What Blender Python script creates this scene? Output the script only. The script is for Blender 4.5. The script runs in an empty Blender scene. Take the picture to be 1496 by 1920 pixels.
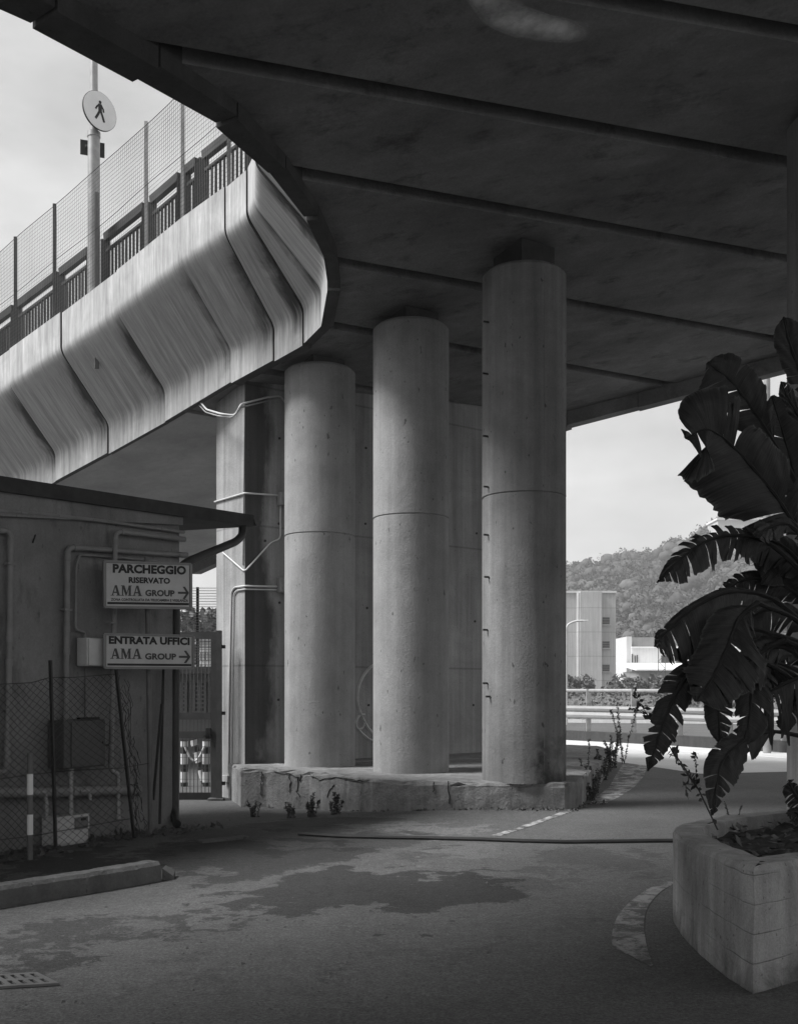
import bpy, math, random
import numpy as np
from mathutils import Vector, Matrix
R = math.radians
S = bpy.context.scene
COL = S.collection
random.seed(7)

# ------------------------------------------------------------------ camera
F = 2000.0; HZ = 1290.0; CX = 748.0; EYE = 1.65      # photograph's pixel scale, horizon row
cam_d = bpy.data.cameras.new('camera'); cam = bpy.data.objects.new('camera', cam_d); COL.objects.link(cam)
cam.location = (0, 0, EYE); cam.rotation_euler = (R(90), 0, 0)
cam_d.sensor_fit = 'VERTICAL'; cam_d.sensor_height = 36; cam_d.lens = 36*F/1920
cam_d.shift_y = (HZ-960)/1920; cam_d.clip_start = .05; cam_d.clip_end = 5000
S.camera = cam
# ------------------------------------------------------------------ world, sun, exposure
SUN_EL, SUN_AZ = 51, -101       # azimuth measured from +Y (view direction) towards +X
w = bpy.data.worlds.new('World'); S.world = w; w.use_nodes = True
nt = w.node_tree; N = nt.nodes; L = nt.links; N.clear()
out = N.new('ShaderNodeOutputWorld'); bg = N.new('ShaderNodeBackground'); L.new(bg.outputs[0], out.inputs[0])
sky = N.new('ShaderNodeTexSky'); sky.sky_type = 'NISHITA'; sky.sun_disc = False
sky.sun_elevation = R(SUN_EL); sky.sun_rotation = R(SUN_AZ); sky.air_density = 1.0; sky.dust_density = 3.0
bw = N.new('ShaderNodeRGBToBW'); L.new(sky.outputs[0], bw.inputs[0])
tc = N.new('ShaderNodeTexCoord'); mp = N.new('ShaderNodeMapping'); mp.inputs['Scale'].default_value = (1.7, 1.7, 4.2)
L.new(tc.outputs['Generated'], mp.inputs[0])
no = N.new('ShaderNodeTexNoise'); no.inputs['Scale'].default_value = 1.7; no.inputs['Detail'].default_value = 7; no.inputs['Roughness'].default_value = .55
L.new(mp.outputs[0], no.inputs['Vector'])
rp = N.new('ShaderNodeMapRange'); rp.inputs[1].default_value = .3; rp.inputs[2].default_value = .7; rp.inputs[3].default_value = .60; rp.inputs[4].default_value = 1.16
L.new(no.outputs[0], rp.inputs[0])
# overcast: the cloud sheet evens the clear-sky gradient out
mx = N.new('ShaderNodeMix'); mx.data_type = 'FLOAT'; mx.inputs[0].default_value = .72; mx.inputs[3].default_value = 6.4
L.new(bw.outputs[0], mx.inputs[2])
mu = N.new('ShaderNodeMath'); mu.operation = 'MULTIPLY'; L.new(mx.outputs[0], mu.inputs[0]); L.new(rp.outputs[0], mu.inputs[1])
L.new(mu.outputs[0], bg.inputs[0]); bg.inputs[1].default_value = .09
sd = bpy.data.lights.new('sun', 'SUN'); so = bpy.data.objects.new('sun', sd); COL.objects.link(so)
sd.energy = 3.6; sd.angle = R(20); sd.color = (1, 1, 1)
sv = Vector((math.sin(R(SUN_AZ))*math.cos(R(SUN_EL)), math.cos(R(SUN_AZ))*math.cos(R(SUN_EL)), math.sin(R(SUN_EL))))
so.rotation_euler = sv.to_track_quat('Z', 'Y').to_euler(); so.location = (-20, -10, 40)
S.view_settings.view_transform = 'Standard'; S.view_settings.look = 'None'; S.view_settings.gamma = 1
S.view_settings.exposure = 0.85
S.cycles.max_bounces = 8; S.cycles.diffuse_bounces = 5; S.cycles.transparent_max_bounces = 8

# ------------------------------------------------------------------ helpers
def U(px, py, d): return Vector(((px-CX)/F*d, d, EYE+(HZ-py)/F*d))
def ground_z(x, y):
    s = lambda t: (lambda q: q*q*(3-2*q))(min(1, max(0, t)))
    return -.25*s((y-11.5)/5.5)*s((1.5-x)/3.5)
def G(px, py, z=0.0):
    d = (EYE-z)*F/(py-HZ); return Vector(((px-CX)/F*d, d, z))
class MB:
    def __init__(s): s.v = []; s.f = []; s.uv = None
    def add(s, vs, fs):
        o = len(s.v); s.v += [tuple(p) for p in vs]; s.f += [tuple(i+o for i in f) for f in fs]; return s
    def hexa(s, p):       # 8 corners: bottom 0-3, top 4-7
        return s.add(p, [(3,2,1,0),(4,5,6,7),(0,1,5,4),(1,2,6,5),(2,3,7,6),(3,0,4,7)])
    def box(s, c, ex, ey, ez):   # centre, half-axis vectors
        c, ex, ey, ez = Vector(c), Vector(ex), Vector(ey), Vector(ez)
        return s.hexa([c-ex-ey-ez, c+ex-ey-ez, c+ex+ey-ez, c-ex+ey-ez, c-ex-ey+ez, c+ex-ey+ez, c+ex+ey+ez, c-ex+ey+ez])
    def beam(s, a, b, wx, wy, up=(0,0,1)):   # rectangular bar a->b
        a, b = Vector(a), Vector(b); d = (b-a)
        x = d.cross(Vector(up)); 
        if x.length < 1e-6: x = Vector((1,0,0))
        x.normalize(); y = x.cross(d).normalized()
        return s.box((a+b)/2, x*wx/2, y*wy/2, d/2)
    def tube(s, pts, r, seg=8, cap=True):
        pts = [Vector(p) for p in pts]; n = len(pts); o = len(s.v)
        rr = r if isinstance(r, (list, tuple)) else [r]*n
        prev = None
        for i, p in enumerate(pts):
            t = (pts[min(i+1, n-1)]-pts[max(i-1, 0)]).normalized()
            if prev is None:
                a = t.cross(Vector((0,0,1)))
                if a.length < 1e-3: a = t.cross(Vector((1,0,0)))
            else:
                a = prev-t*prev.dot(t)
            a.normalize(); prev = a; b = t.cross(a)
            for k in range(seg):
                an = 2*math.pi*k/seg
                s.v.append(tuple(p+(a*math.cos(an)+b*math.sin(an))*rr[i]))
        for i in range(n-1):
            for k in range(seg):
                k2 = (k+1) % seg
                s.f.append((o+i*seg+k, o+i*seg+k2, o+(i+1)*seg+k2, o+(i+1)*seg+k))
        if cap:
            s.f.append(tuple(o+k for k in reversed(range(seg)))); s.f.append(tuple(o+(n-1)*seg+k for k in range(seg)))
        return s
    def prism(s, poly, z0, z1):  # poly of (x,y); z0/z1 number or function
        n = len(poly); f0 = z0 if callable(z0) else (lambda x, y: z0); f1 = z1 if callable(z1) else (lambda x, y: z1)
        vs = [(x, y, f0(x, y)) for x, y in poly]+[(x, y, f1(x, y)) for x, y in poly]
        return s.add(vs, [tuple(reversed(range(n))), tuple(range(n, 2*n))]+[(i, (i+1) % n, n+(i+1) % n, n+i) for i in range(n)])
    def lathe(s, c, prof, seg=48):   # prof [(r,z)]
        c = Vector(c); o = len(s.v)
        for r, z in prof:
            for k in range(seg):
                a = 2*math.pi*k/seg; s.v.append((c.x+r*math.cos(a), c.y+r*math.sin(a), c.z+z))
        for i in range(len(prof)-1):
            for k in range(seg):
                k2 = (k+1) % seg; s.f.append((o+i*seg+k, o+i*seg+k2, o+(i+1)*seg+k2, o+(i+1)*seg+k))
        s.f.append(tuple(o+k for k in reversed(range(seg)))); s.f.append(tuple(o+(len(prof)-1)*seg+k for k in range(seg)))
        return s
def bend(pts, rad=.05, n=5):      # round the corners of a polyline
    pts = [Vector(p) for p in pts]; o = [pts[0]]
    for i in range(1, len(pts)-1):
        a, b, c = pts[i-1], pts[i], pts[i+1]
        r = min(rad, (a-b).length*.45, (c-b).length*.45)
        p, q = b+(a-b).normalized()*r, b+(c-b).normalized()*r
        for k in range(n+1):
            t = k/n; o.append(p*(1-t)**2+b*2*t*(1-t)+q*t*t)
    return o+[pts[-1]]
def root_of(o):
    while o.parent: o = o.parent
    return o
def obj(name, mb, mat, parent=None, smooth=False, bevel=0, ang=40):
    me = bpy.data.meshes.new(name)
    vs = np.array(mb.v, dtype=np.float64).reshape(-1, 3)
    if parent is not None: org = np.array(root_of(parent).location)
    else: org = np.array([(vs[:,0].min()+vs[:,0].max())/2, (vs[:,1].min()+vs[:,1].max())/2, vs[:,2].min()])
    me.from_pydata((vs-org).tolist(), [], mb.f); me.update()
    if mb.uv:
        ul = me.uv_layers.new(name='UVMap'); ul.data.foreach_set('uv', np.array(mb.uv, dtype=np.float32).ravel())
    if mat: me.materials.append(mat)
    if smooth:
        me.polygons.foreach_set('use_smooth', [True]*len(me.polygons))
        try: me.set_sharp_from_angle(angle=R(ang))
        except Exception: pass
    o = bpy.data.objects.new(name, me); COL.objects.link(o)
    if parent is not None: o.parent = parent
    else: o.location = org
    if bevel:
        m = o.modifiers.new('bevel', 'BEVEL'); m.width = bevel; m.segments = 2; m.limit_method = 'ANGLE'; m.angle_limit = R(35)
    return o
def tag(o, label, cat, group=None, kind=None):
    o['label'] = label; o['category'] = cat
    if group: o['group'] = group
    if kind: o['kind'] = kind
    return o
def thing(name, loc, label, cat, group=None):
    o = bpy.data.objects.new(name, None); COL.objects.link(o); o.location = loc; o.empty_display_size = .2
    return tag(o, label, cat, group)
def struct(name, mb, mat, smooth=False):
    o = obj(name, mb, mat, None, smooth); o['kind'] = 'structure'; return o
def dup(r, loc, label):
    c = r.copy(); COL.objects.link(c); c.location = loc; c['label'] = label
    for ch in r.children:
        k = ch.copy(); COL.objects.link(k); k.parent = c
        for g in ch.children:
            q = g.copy(); COL.objects.link(q); q.parent = k
    return c

# ------------------------------------------------------------------ materials (black-and-white photograph: greys only)
class NT:
    def __init__(s, name, rough=.9, spec=.3, metal=0):
        s.m = bpy.data.materials.new(name); s.m.use_nodes = True; s.t = s.m.node_tree; s.N = s.t.nodes; s.L = s.t.links
        s.b = s.N['Principled BSDF']; s.b.inputs['Roughness'].default_value = rough
        s.b.inputs['Specular IOR Level'].default_value = spec; s.b.inputs['Metallic'].default_value = metal
        s.tc = s.N.new('ShaderNodeTexCoord')
    def vec(s, scale=(1,1,1), rnd=True, uv=False):
        mp = s.N.new('ShaderNodeMapping'); mp.inputs['Scale'].default_value = scale
        s.L.new(s.tc.outputs['UV' if uv else 'Object'], mp.inputs[0])
        if rnd:
            oi = s.N.new('ShaderNodeObjectInfo'); m = s.N.new('ShaderNodeVectorMath'); m.operation = 'MULTIPLY'; m.inputs[1].default_value = (37, 23, 51)
            s.L.new(oi.outputs['Random'], m.inputs[0]); s.L.new(m.outputs[0], mp.inputs['Location'])
        return mp.outputs[0]
    def noise(s, v, scale, detail=6, rough=.6, dist=0):
        n = s.N.new('ShaderNodeTexNoise'); n.inputs['Scale'].default_value = scale; n.inputs['Detail'].default_value = detail
        n.inputs['Roughness'].default_value = rough; n.inputs['Distortion'].default_value = dist
        s.L.new(v, n.inputs['Vector']); return n.outputs[0]
    def rng(s, x, a, b, c, d):
        n = s.N.new('ShaderNodeMapRange'); n.inputs[1].default_value = a; n.inputs[2].default_value = b; n.inputs[3].default_value = c; n.inputs[4].default_value = d
        s.L.new(x, n.inputs[0]); return n.outputs[0]
    def op(s, o, a, b=None):
        n = s.N.new('ShaderNodeMath'); n.operation = o
        for i, q in enumerate((a, b)):
            if q is None: continue
            if isinstance(q, (int, float)): n.inputs[i].default_value = q
            else: s.L.new(q, n.inputs[i])
        return n.outputs[0]
    def mix(s, f, a, b):
        n = s.N.new('ShaderNodeMix'); n.data_type = 'FLOAT'
        for i, q in ((0, f), (2, a), (3, b)):
            if isinstance(q, (int, float)): n.inputs[i].default_value = q
            else: s.L.new(q, n.inputs[i])
        return n.outputs[0]
    def xyz(s, v=None):
        n = s.N.new('ShaderNodeSeparateXYZ'); s.L.new(v if v is not None else s.tc.outputs['Object'], n.inputs[0]); return n.outputs
    def col(s, x): s.L.new(x, s.b.inputs['Base Color'])
    def bump(s, x, strength=.3, dist=.02):
        n = s.N.new('ShaderNodeBump'); n.inputs['Strength'].default_value = strength; n.inputs['Distance'].default_value = dist
        s.L.new(x, n.inputs['Height']); s.L.new(n.outputs[0], s.b.inputs['Normal'])
def plain(name, v, rough=.6, spec=.4, metal=0, var=.25, scale=6, bump=.0):
    m = NT(name, rough, spec, metal); n = m.noise(m.vec(), scale, 5, .65)
    m.col(m.rng(n, .3, .7, v*(1-var), v*(1+var)))
    if bump: m.bump(m.noise(m.vec(), scale*8, 4), bump, .005)
    return m.m
def concrete(name, v, var=.3, streak=.3, scale=1.4, pits=.5, rough=.92, bump=.35, boards=0, stain=0, foot=0):
    m = NT(name, rough, .2)
    a = m.noise(m.vec((1,1,1)), scale, 9, .68, .15)
    b = m.noise(m.vec((7,7,.28)), 1.2, 6, .6)
    c = m.noise(m.vec(), 45, 3, .7)
    x = m.rng(a, .25, .75, v*(1-var), v*(1+var))
    x = m.op('MULTIPLY', x, m.rng(b, .3, .7, 1-streak, 1+streak*.6))
    x = m.op('MULTIPLY', x, m.rng(c, .3, .7, .9, 1.1))
    if pits:
        p = m.noise(m.vec((1,1,.5)), 15, 2, .5)
        x = m.op('MULTIPLY', x, m.rng(p, .69, .73, 1, 1-pits))
    if stain:
        q = m.noise(m.vec((2.2,2.2,.7)), 1.6, 8, .68, .2)
        x = m.op('MULTIPLY', x, m.rng(q, .55, .72, 1, 1-stain))
    if boards:
        z = m.xyz()[2]
        f = m.op('FRACT', m.op('MULTIPLY', z, boards))
        x = m.op('MULTIPLY', x, m.rng(m.op('ABSOLUTE', m.op('SUBTRACT', f, .5)), .475, .495, 1, .72))
    if foot:      # soot and splash on one side of the foot
        o_ = m.xyz(); e = m.op('ADD', o_[2], m.rng(a, .25, .75, -.5, .5)); k = m.op('MULTIPLY', m.rng(e, .12, .62, 1, 0), m.rng(m.op('ADD', o_[0], m.rng(m.noise(m.vec(), 6, 6, .7), .3, .7, -.15, .15)), .02, .2, .12, 1))
        x = m.op('MULTIPLY', x, m.op('SUBTRACT', 1, m.op('MULTIPLY', k, foot)))
    m.col(x)
    h = m.op('ADD', m.noise(m.vec(), 30, 5, .7), m.op('MULTIPLY', a, 2.0))
    m.bump(h, bump, .02)
    return m.m
M = {}
M['col'] = concrete('column_concrete', .27, .26, .13, 1.3, .55)
M['col3'] = concrete('streaked_column_concrete', .195, .28, .22, 1.3, .6, foot=.75)
M['col_dark'] = concrete('dark_column_concrete', .20, .2, .28, 1.0, .5)  # darker and more streaked than the plain column mix
M['wall'] = None
M['soffit'] = None
M['pad'] = plain('bearing_rubber', .05, .8)
M['plinth'] = concrete('plinth_concrete', .20, .45, .25, 2.2, .5, bump=.8, stain=.5)
M['planter'] = None
M['hut'] = concrete('hut_render', .19, .34, .08, 1.1, .3, stain=.45)
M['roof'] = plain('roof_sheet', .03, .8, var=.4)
M['pipe'] = plain('painted_pipe', .2, .5, var=.18)
M['pipe_dark'] = plain('dark_pipe', .03, .5)
M['galv'] = plain('galvanised_steel', .30, .45, .5, .3, .2)
M['galv_l'] = plain('bright_conduit', .55, .45, .5, 0, .12)
M['steel'] = plain('grey_painted_steel', .11, .5, var=.2)
M['dark'] = plain('dark_steel', .022, .55)
M['blk'] = plain('black_print', .012, .6)
M['grey'] = plain('grey_print', .055, .6, var=.1)
M['signw'] = plain('sign_face', .48, .5, var=.12, scale=4)
M['signf'] = plain('sign_frame', .20, .4, var=.15)
M['white'] = plain('white_enamel', .72, .4, var=.05)
M['offw'] = plain('off_white_plastic', .50, .5, var=.12)
M['boxg'] = plain('grey_cabinet', .16, .5, var=.12)
M['cab'] = plain('dark_cabinet', .07, .5, var=.15)
M['wire'] = plain('fence_wire', .10, .5)
M['paint'] = None
M['soil'] = plain('soil', .045, 1, .1, 0, .55, 9, .9)
M['leaf'] = plain('banana_leaf', .012, .6, .08, 0, .3, 5)
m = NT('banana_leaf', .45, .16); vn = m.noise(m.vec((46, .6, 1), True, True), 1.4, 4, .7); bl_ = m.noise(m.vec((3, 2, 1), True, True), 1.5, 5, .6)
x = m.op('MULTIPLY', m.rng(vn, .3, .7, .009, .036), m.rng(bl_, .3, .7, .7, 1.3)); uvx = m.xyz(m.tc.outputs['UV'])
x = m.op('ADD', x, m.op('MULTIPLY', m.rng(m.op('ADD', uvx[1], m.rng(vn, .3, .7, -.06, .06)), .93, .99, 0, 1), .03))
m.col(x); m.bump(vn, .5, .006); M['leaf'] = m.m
M['rib'] = plain('banana_midrib', .022, .6, .1)
M['weed'] = plain('weed_leaf', .08, .7, .2, 0, .4, 20)
M['stem'] = plain('weed_stem', .06, .8)
M['bush'] = plain('shrub_leaf', .11, .8, .2, 0, .4, .6)
M['wood_far'] = plain('woodland_leaf', .085, .9, .05, 0, .5, .14)
M['bark'] = plain('bark', .08, .9)
M['silo'] = concrete('silo_concrete', .46, .15, .18, .35, 0, boards=.42)
M['facade'] = concrete('factory_render', .62, .1, .1, .3, 0)
M['roofw'] = plain('white_sheet_roof', .8, .6, var=.04)
M['brickg'] = concrete('grey_block', .25, .2, .1, .5, 0)
M['dkwin'] = plain('dark_opening', .04, .3)
M['kerb'] = concrete('kerb_concrete', .115, .4, .1, 3, .4, bump=.8)
# --- soffit with a pale efflorescence patch
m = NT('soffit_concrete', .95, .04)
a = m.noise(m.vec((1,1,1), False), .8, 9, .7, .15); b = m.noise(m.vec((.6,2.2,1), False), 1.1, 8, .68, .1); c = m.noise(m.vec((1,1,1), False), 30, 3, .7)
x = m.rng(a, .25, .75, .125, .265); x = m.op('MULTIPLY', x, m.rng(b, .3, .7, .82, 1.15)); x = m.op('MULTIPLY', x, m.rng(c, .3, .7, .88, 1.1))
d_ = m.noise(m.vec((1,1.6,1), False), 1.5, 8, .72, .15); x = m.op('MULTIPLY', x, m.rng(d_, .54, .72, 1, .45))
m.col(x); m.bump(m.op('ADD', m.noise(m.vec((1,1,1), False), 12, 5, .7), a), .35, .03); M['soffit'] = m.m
M['efflor'] = None
# --- parapet panels: streaks that follow the profile (UV: u along the edge, v down the profile)
m = NT('parapet_concrete', .9, .2)
a = m.noise(m.vec((9,.35,1), True, True), 1.6, 7, .65); b = m.noise(m.vec((1,.8,1), True, True), 1.6, 7, .6, .8); c = m.noise(m.vec((60,3,1), True, True), 1.2, 3, .6)
uvx = m.xyz(m.tc.outputs['UV'])
vv = uvx[1]
x = m.rng(b, .25, .75, .36, .52); x = m.op('MULTIPLY', x, m.rng(a, .3, .68, .66, 1.22)); x = m.op('MULTIPLY', x, m.rng(c, .3, .7, .84, 1.12))
# sooty weathering of the sloping face, with a ragged lower limit (v: 0 top .. 3.1 lip bottom)
rag = m.op('ADD', vv, m.rng(a, .3, .7, -.22, .22))
d1 = m.op('MULTIPLY', m.rng(rag, .72, 1.0, 0, 1), m.rng(rag, 2.1, 2.45, 1, 0))
d1 = m.op('MULTIPLY', d1, m.rng(b, .3, .65, .35, .8))
x = m.op('MULTIPLY', x, m.op('SUBTRACT', 1, m.op('MULTIPLY', d1, .34)))
fr = m.rng(m.op('ADD', uvx[0], m.rng(b, .3, .7, -.12, .12)), .04, .30, .85, 0)      # run-off stain beside the joint
x = m.op('MULTIPLY', x, m.op('SUBTRACT', 1, m.op('MULTIPLY', fr, m.op('MULTIPLY', m.rng(rag, .75, 1.15, 0.12, 1), m.rng(rag, 2.1, 2.6, 1, .2)))))
m.col(x); m.bump(m.op('ADD', c, m.op('MULTIPLY', b, 2)), .25, .02); M['parapet'] = m.m
# --- wall with a broad wet stain running down beside the corner (X of the wall's own UV = metres from the corner)
m = NT('wall_concrete', .92, .2)
a = m.noise(m.vec((1,1,1)), 1.1, 8, .62, .6); b = m.noise(m.vec((6,6,.25)), 1.2, 6, .6); c = m.noise(m.vec(), 40, 3, .7)
x = m.rng(a, .25, .75, .24, .38); x = m.op('MULTIPLY', x, m.rng(b, .3, .7, .72, 1.18)); x = m.op('MULTIPLY', x, m.rng(c, .3, .7, .9, 1.1))
uvx = m.xyz(m.tc.outputs['UV'])
st = m.op('ADD', uvx[0], m.rng(m.noise(m.vec((1,1,.5)), 1.1, 5, .6), .3, .7, -.22, .22))
k1 = m.op('MULTIPLY', m.rng(st, .36, .56, 1, 0), m.rng(uvx[0], 0.0, 0.012, 0, 1))
x = m.op('MULTIPLY', x, m.op('SUBTRACT', 1, m.op('MULTIPLY', k1, .78)))
fz = m.op('FRACT', m.op('MULTIPLY', uvx[1], .42)); x = m.op('MULTIPLY', x, m.rng(m.op('ABSOLUTE', m.op('SUBTRACT', fz, .5)), .49, .497, 1, .7))
fx = m.op('FRACT', m.op('MULTIPLY', uvx[0], .7)); x = m.op('MULTIPLY', x, m.rng(m.op('ABSOLUTE', m.op('SUBTRACT', fx, .5)), .489, .497, 1, .75))
p = m.noise(m.vec(), 22, 2, .5); x = m.op('MULTIPLY', x, m.rng(p, .71, .76, 1, .4))
m.col(x); m.bump(m.op('ADD', m.noise(m.vec(), 30, 5, .7), m.op('MULTIPLY', a, 2.0)), .35, .02); M['wall'] = m.m
# --- planter: board-marked
m = NT('planter_concrete', .92, .2)
a = m.noise(m.vec((1,1,1), False), 2.2, 8, .65, .7); b = m.noise(m.vec((5,5,.5), False), 1.3, 6, .6); c = m.noise(m.vec((1,1,1), False), 70, 3, .7)
x = m.rng(a, .25, .75, .20, .38); x = m.op('MULTIPLY', x, m.rng(b, .3, .7, .68, 1.25)); x = m.op('MULTIPLY', x, m.rng(c, .3, .7, .86, 1.12))
z = m.xyz()[2]; f = m.op('FRACT', m.op('ADD', m.op('MULTIPLY', z, 6.3), m.rng(a, .2, .8, -.06, .06)))
seam = m.rng(m.op('ABSOLUTE', m.op('SUBTRACT', f, .5)), .468, .494, 0, 1); seam = m.op('MULTIPLY', seam, m.rng(m.noise(m.vec((1,1,2.5), False), 1.7, 4), .40, .60, 0, .8))
x = m.op('MULTIPLY', x, m.op('SUBTRACT', 1, m.op('MULTIPLY', seam, .32)))
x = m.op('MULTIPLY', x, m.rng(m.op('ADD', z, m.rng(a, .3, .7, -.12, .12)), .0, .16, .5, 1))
p = m.noise(m.vec((1,1,1), False), 24, 2, .5); x = m.op('MULTIPLY', x, m.rng(p, .68, .74, 1, .45))
m.col(x); m.bump(m.op('ADD', m.noise(m.vec((1,1,1), False), 34, 6, .75), m.op('SUBTRACT', m.op('MULTIPLY', a, 3.0), seam)), .6, .02); M['planter'] = m.m
# --- worn road paint
def worn(name, v, under, cover):
    m = NT(name, .85, .2); a = m.noise(m.vec(), 5, 8, .75, .5); c = m.noise(m.vec(), 90, 3, .7)
    e = m.rng(m.op('ADD', a, m.op('MULTIPLY', c, .25)), cover, cover+.12, 1, 0)
    m.col(m.mix(e, under, m.op('MULTIPLY', m.rng(a, .3, .7, v*.8, v*1.1), m.rng(c, .3, .7, .85, 1.1)))); m.bump(c, .3, .01); return m.m
M['paint'] = worn('worn_white_paint', .27, .075, .55)
M['paint2'] = worn('worn_line_paint', .45, .08, .54)
M['line'] = plain('road_line_paint', .75, .7, var=.1)
# --- asphalt with patches and damp stains laid out in ground metres
m = NT('asphalt', .88, .25)
vv = m.vec((1,1,1), False)
gx = N = None
geo = m.N.new('ShaderNodeNewGeometry')
def wnoise(scale, detail=6, rough=.6, dist=0):
    n = m.N.new('ShaderNodeTexNoise'); n.inputs['Scale'].default_value = scale; n.inputs['Detail'].default_value = detail
    n.inputs['Roughness'].default_value = rough; n.inputs['Distortion'].default_value = dist; m.L.new(geo.outputs['Position'], n.inputs['Vector']); return n.outputs[0]
px_ = m.xyz(geo.outputs['Position'])
n1 = wnoise(.5, 9, .66, .3); n2 = wnoise(2.2, 10, .78, .2); n3 = wnoise(48, 5, .9); n4 = wnoise(14, 5, .8)
x = m.rng(n1, .3, .7, .076, .104); x = m.op('MULTIPLY', x, m.rng(n2, .3, .7, .86, 1.12))
x = m.op('MULTIPLY', x, m.rng(n3, .32, .68, .3, 1.8)); x = m.op('MULTIPLY', x, m.rng(n4, .3, .7, .72, 1.28))
wx = m.op('ADD', px_[0], m.op('ADD', m.rng(n1, .3, .7, -.55, .55), m.rng(n2, .3, .7, -.35, .35)))
wy = m.op('ADD', px_[1], m.op('ADD', m.rng(n2, .3, .7, -.5, .5), m.rng(wnoise(1.1, 6, .65), .3, .7, -.6, .6)))
def blob(cx, cy, rx, ry, soft=.12):
    q = m.op('ADD', m.op('POWER', m.op('ABSOLUTE', m.op('DIVIDE', m.op('SUBTRACT', wx, cx), rx)), 2), m.op('POWER', m.op('ABSOLUTE', m.op('DIVIDE', m.op('SUBTRACT', wy, cy), ry)), 2))
    return m.rng(q, 1-soft, 1+soft, 1, 0)
def gpt(px, py): g = G(px, py); return g.x, g.y
for (p0, p1, ry, k) in [((470,1650),(960,1690),1.05,.42), ((230,1725),(470,1735),.22,.55), ((20,1750),(230,1765),.33,.55), ((-40,1815),(170,1812),.22,.5),  # real patches; the middle ones darkened further as shade against leaking sun
                        ((150,1718),(215,1722),.09,.5), ((340,1560),(760,1570),1.3,.62), ((300,1590),(600,1625),1.1,.5), ((990,1600),(1250,1620),.8,.72), ((440,1530),(760,1532),.8,.55), ((-60,1640),(330,1600),.8,.5), ((880,1645),(1120,1660),.38,.74), ((640,1782),(930,1792),.13,.82), ((990,1742),(1130,1730),.2,.85), ((700,1600),(800,1612),.25,.7), ((200,1850),(420,1865),.12,.82)]:
    a0, a1 = gpt(*p0), gpt(*p1)
    bl = blob((a0[0]+a1[0])/2, (a0[1]+a1[1])/2, abs(a1[0]-a0[0])/2, ry, .06)
    x = m.op('MULTIPLY', x, m.mix(bl, 1.0, k))
for (p0, p1, ry, k) in [((640,1555),(930,1550),.5,1.55), ((760,1600),(930,1590),.35,1.25)]:
    a0, a1 = gpt(*p0), gpt(*p1)
    x = m.op('MULTIPLY', x, m.mix(blob((a0[0]+a1[0])/2, (a0[1]+a1[1])/2, abs(a1[0]-a0[0])/2, ry, .03), 1.0, k))
vor = m.N.new('ShaderNodeTexVoronoi'); vor.feature = 'DISTANCE_TO_EDGE'; vor.inputs['Scale'].default_value = .33
wv = m.N.new('ShaderNodeCombineXYZ'); m.L.new(wx, wv.inputs[0]); m.L.new(wy, wv.inputs[1]); m.L.new(wv.outputs[0], vor.inputs['Vector'])
x = m.op('MULTIPLY', x, m.rng(m.op('ADD', vor.outputs['Distance'], m.rng(n2, .35, .6, .014, 0)), .0, .012, .45, 1))
m.col(x); m.bump(m.op('ADD', n3, m.op('MULTIPLY', n4, .7)), .55, .012); M['asphalt'] = m.m
m = NT('worn_daylit_asphalt', .85, .25); n = m.noise(m.vec((1,1,1), False), 25, 4, .75); n2 = m.noise(m.vec((1,1,1), False), .8, 5)
m.col(m.op('MULTIPLY', m.rng(n, .3, .7, .46, .6), m.rng(n2, .3, .7, .88, 1.1))); M['road'] = m.m  # open daylight beyond the deck put into a paler road tone
m = NT('scrub_ground', 1, .1); n = m.noise(m.vec((1,1,1), False), .25, 8, .7); m.col(m.rng(n, .3, .7, .07, .16)); M['scrub'] = m.m

# ================================================================== the setting
def grid_mesh(xs, ys, zf):
    mb = MB(); nx = len(xs)
    mb.v = [(x, y, zf(x, y)) for y in ys for x in xs]
    mb.f = [(j*nx+i, j*nx+i+1, (j+1)*nx+i+1, (j+1)*nx+i) for j in range(len(ys)-1) for i in range(nx-1)]
    return mb
xs = [-420,-200,-90,-50,-30]+[-22+.7*i for i in range(64)]+[30,50,90,200,420]
ys = [-60,-30,-10,-3]+[.7*i for i in range(60)]+[45,60,90,150,260,420,650]
struct('ground', grid_mesh(xs, ys, ground_z), M['asphalt'], True)
# the public road beyond the deck, its edge line and the scrubby bank
K = [G(x, y) for x, y in ((940,1380.5),(1063,1388),(1160,1393),(1250,1398),(1370,1406),(1480,1412),(1600,1421),(1800,1440))]   # foot of the roadside kerb
def off(pts, dd):
    o = []
    for i, p in enumerate(pts):
        t = (pts[min(i+1, len(pts)-1)]-pts[max(i-1, 0)]); n = Vector((t.y, -t.x, 0)).normalized(); o.append(p+n*dd)
    return o
def strip(a, b, z):
    mb = MB(); n = len(a); mb.v = [(p.x, p.y, z) for p in a]+[(p.x, p.y, z) for p in b]
    mb.f = [(i, i+1, n+i+1, n+i) for i in range(n-1)]; return mb
sgn = -1 if off(K, 1)[1].y > K[1].y else 1       # towards the camera
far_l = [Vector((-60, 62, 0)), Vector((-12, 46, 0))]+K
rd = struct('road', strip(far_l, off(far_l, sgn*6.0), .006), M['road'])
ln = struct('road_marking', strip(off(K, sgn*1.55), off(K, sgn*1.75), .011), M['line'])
def flat(pxs, z=.004):
    mb = MB(); P = [G(x, y) for x, y in pxs]
    mb.v = [(p.x, p.y, ground_z(p.x, p.y)+z) for p in P]; mb.f = [tuple(range(len(P)))]; return mb
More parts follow.
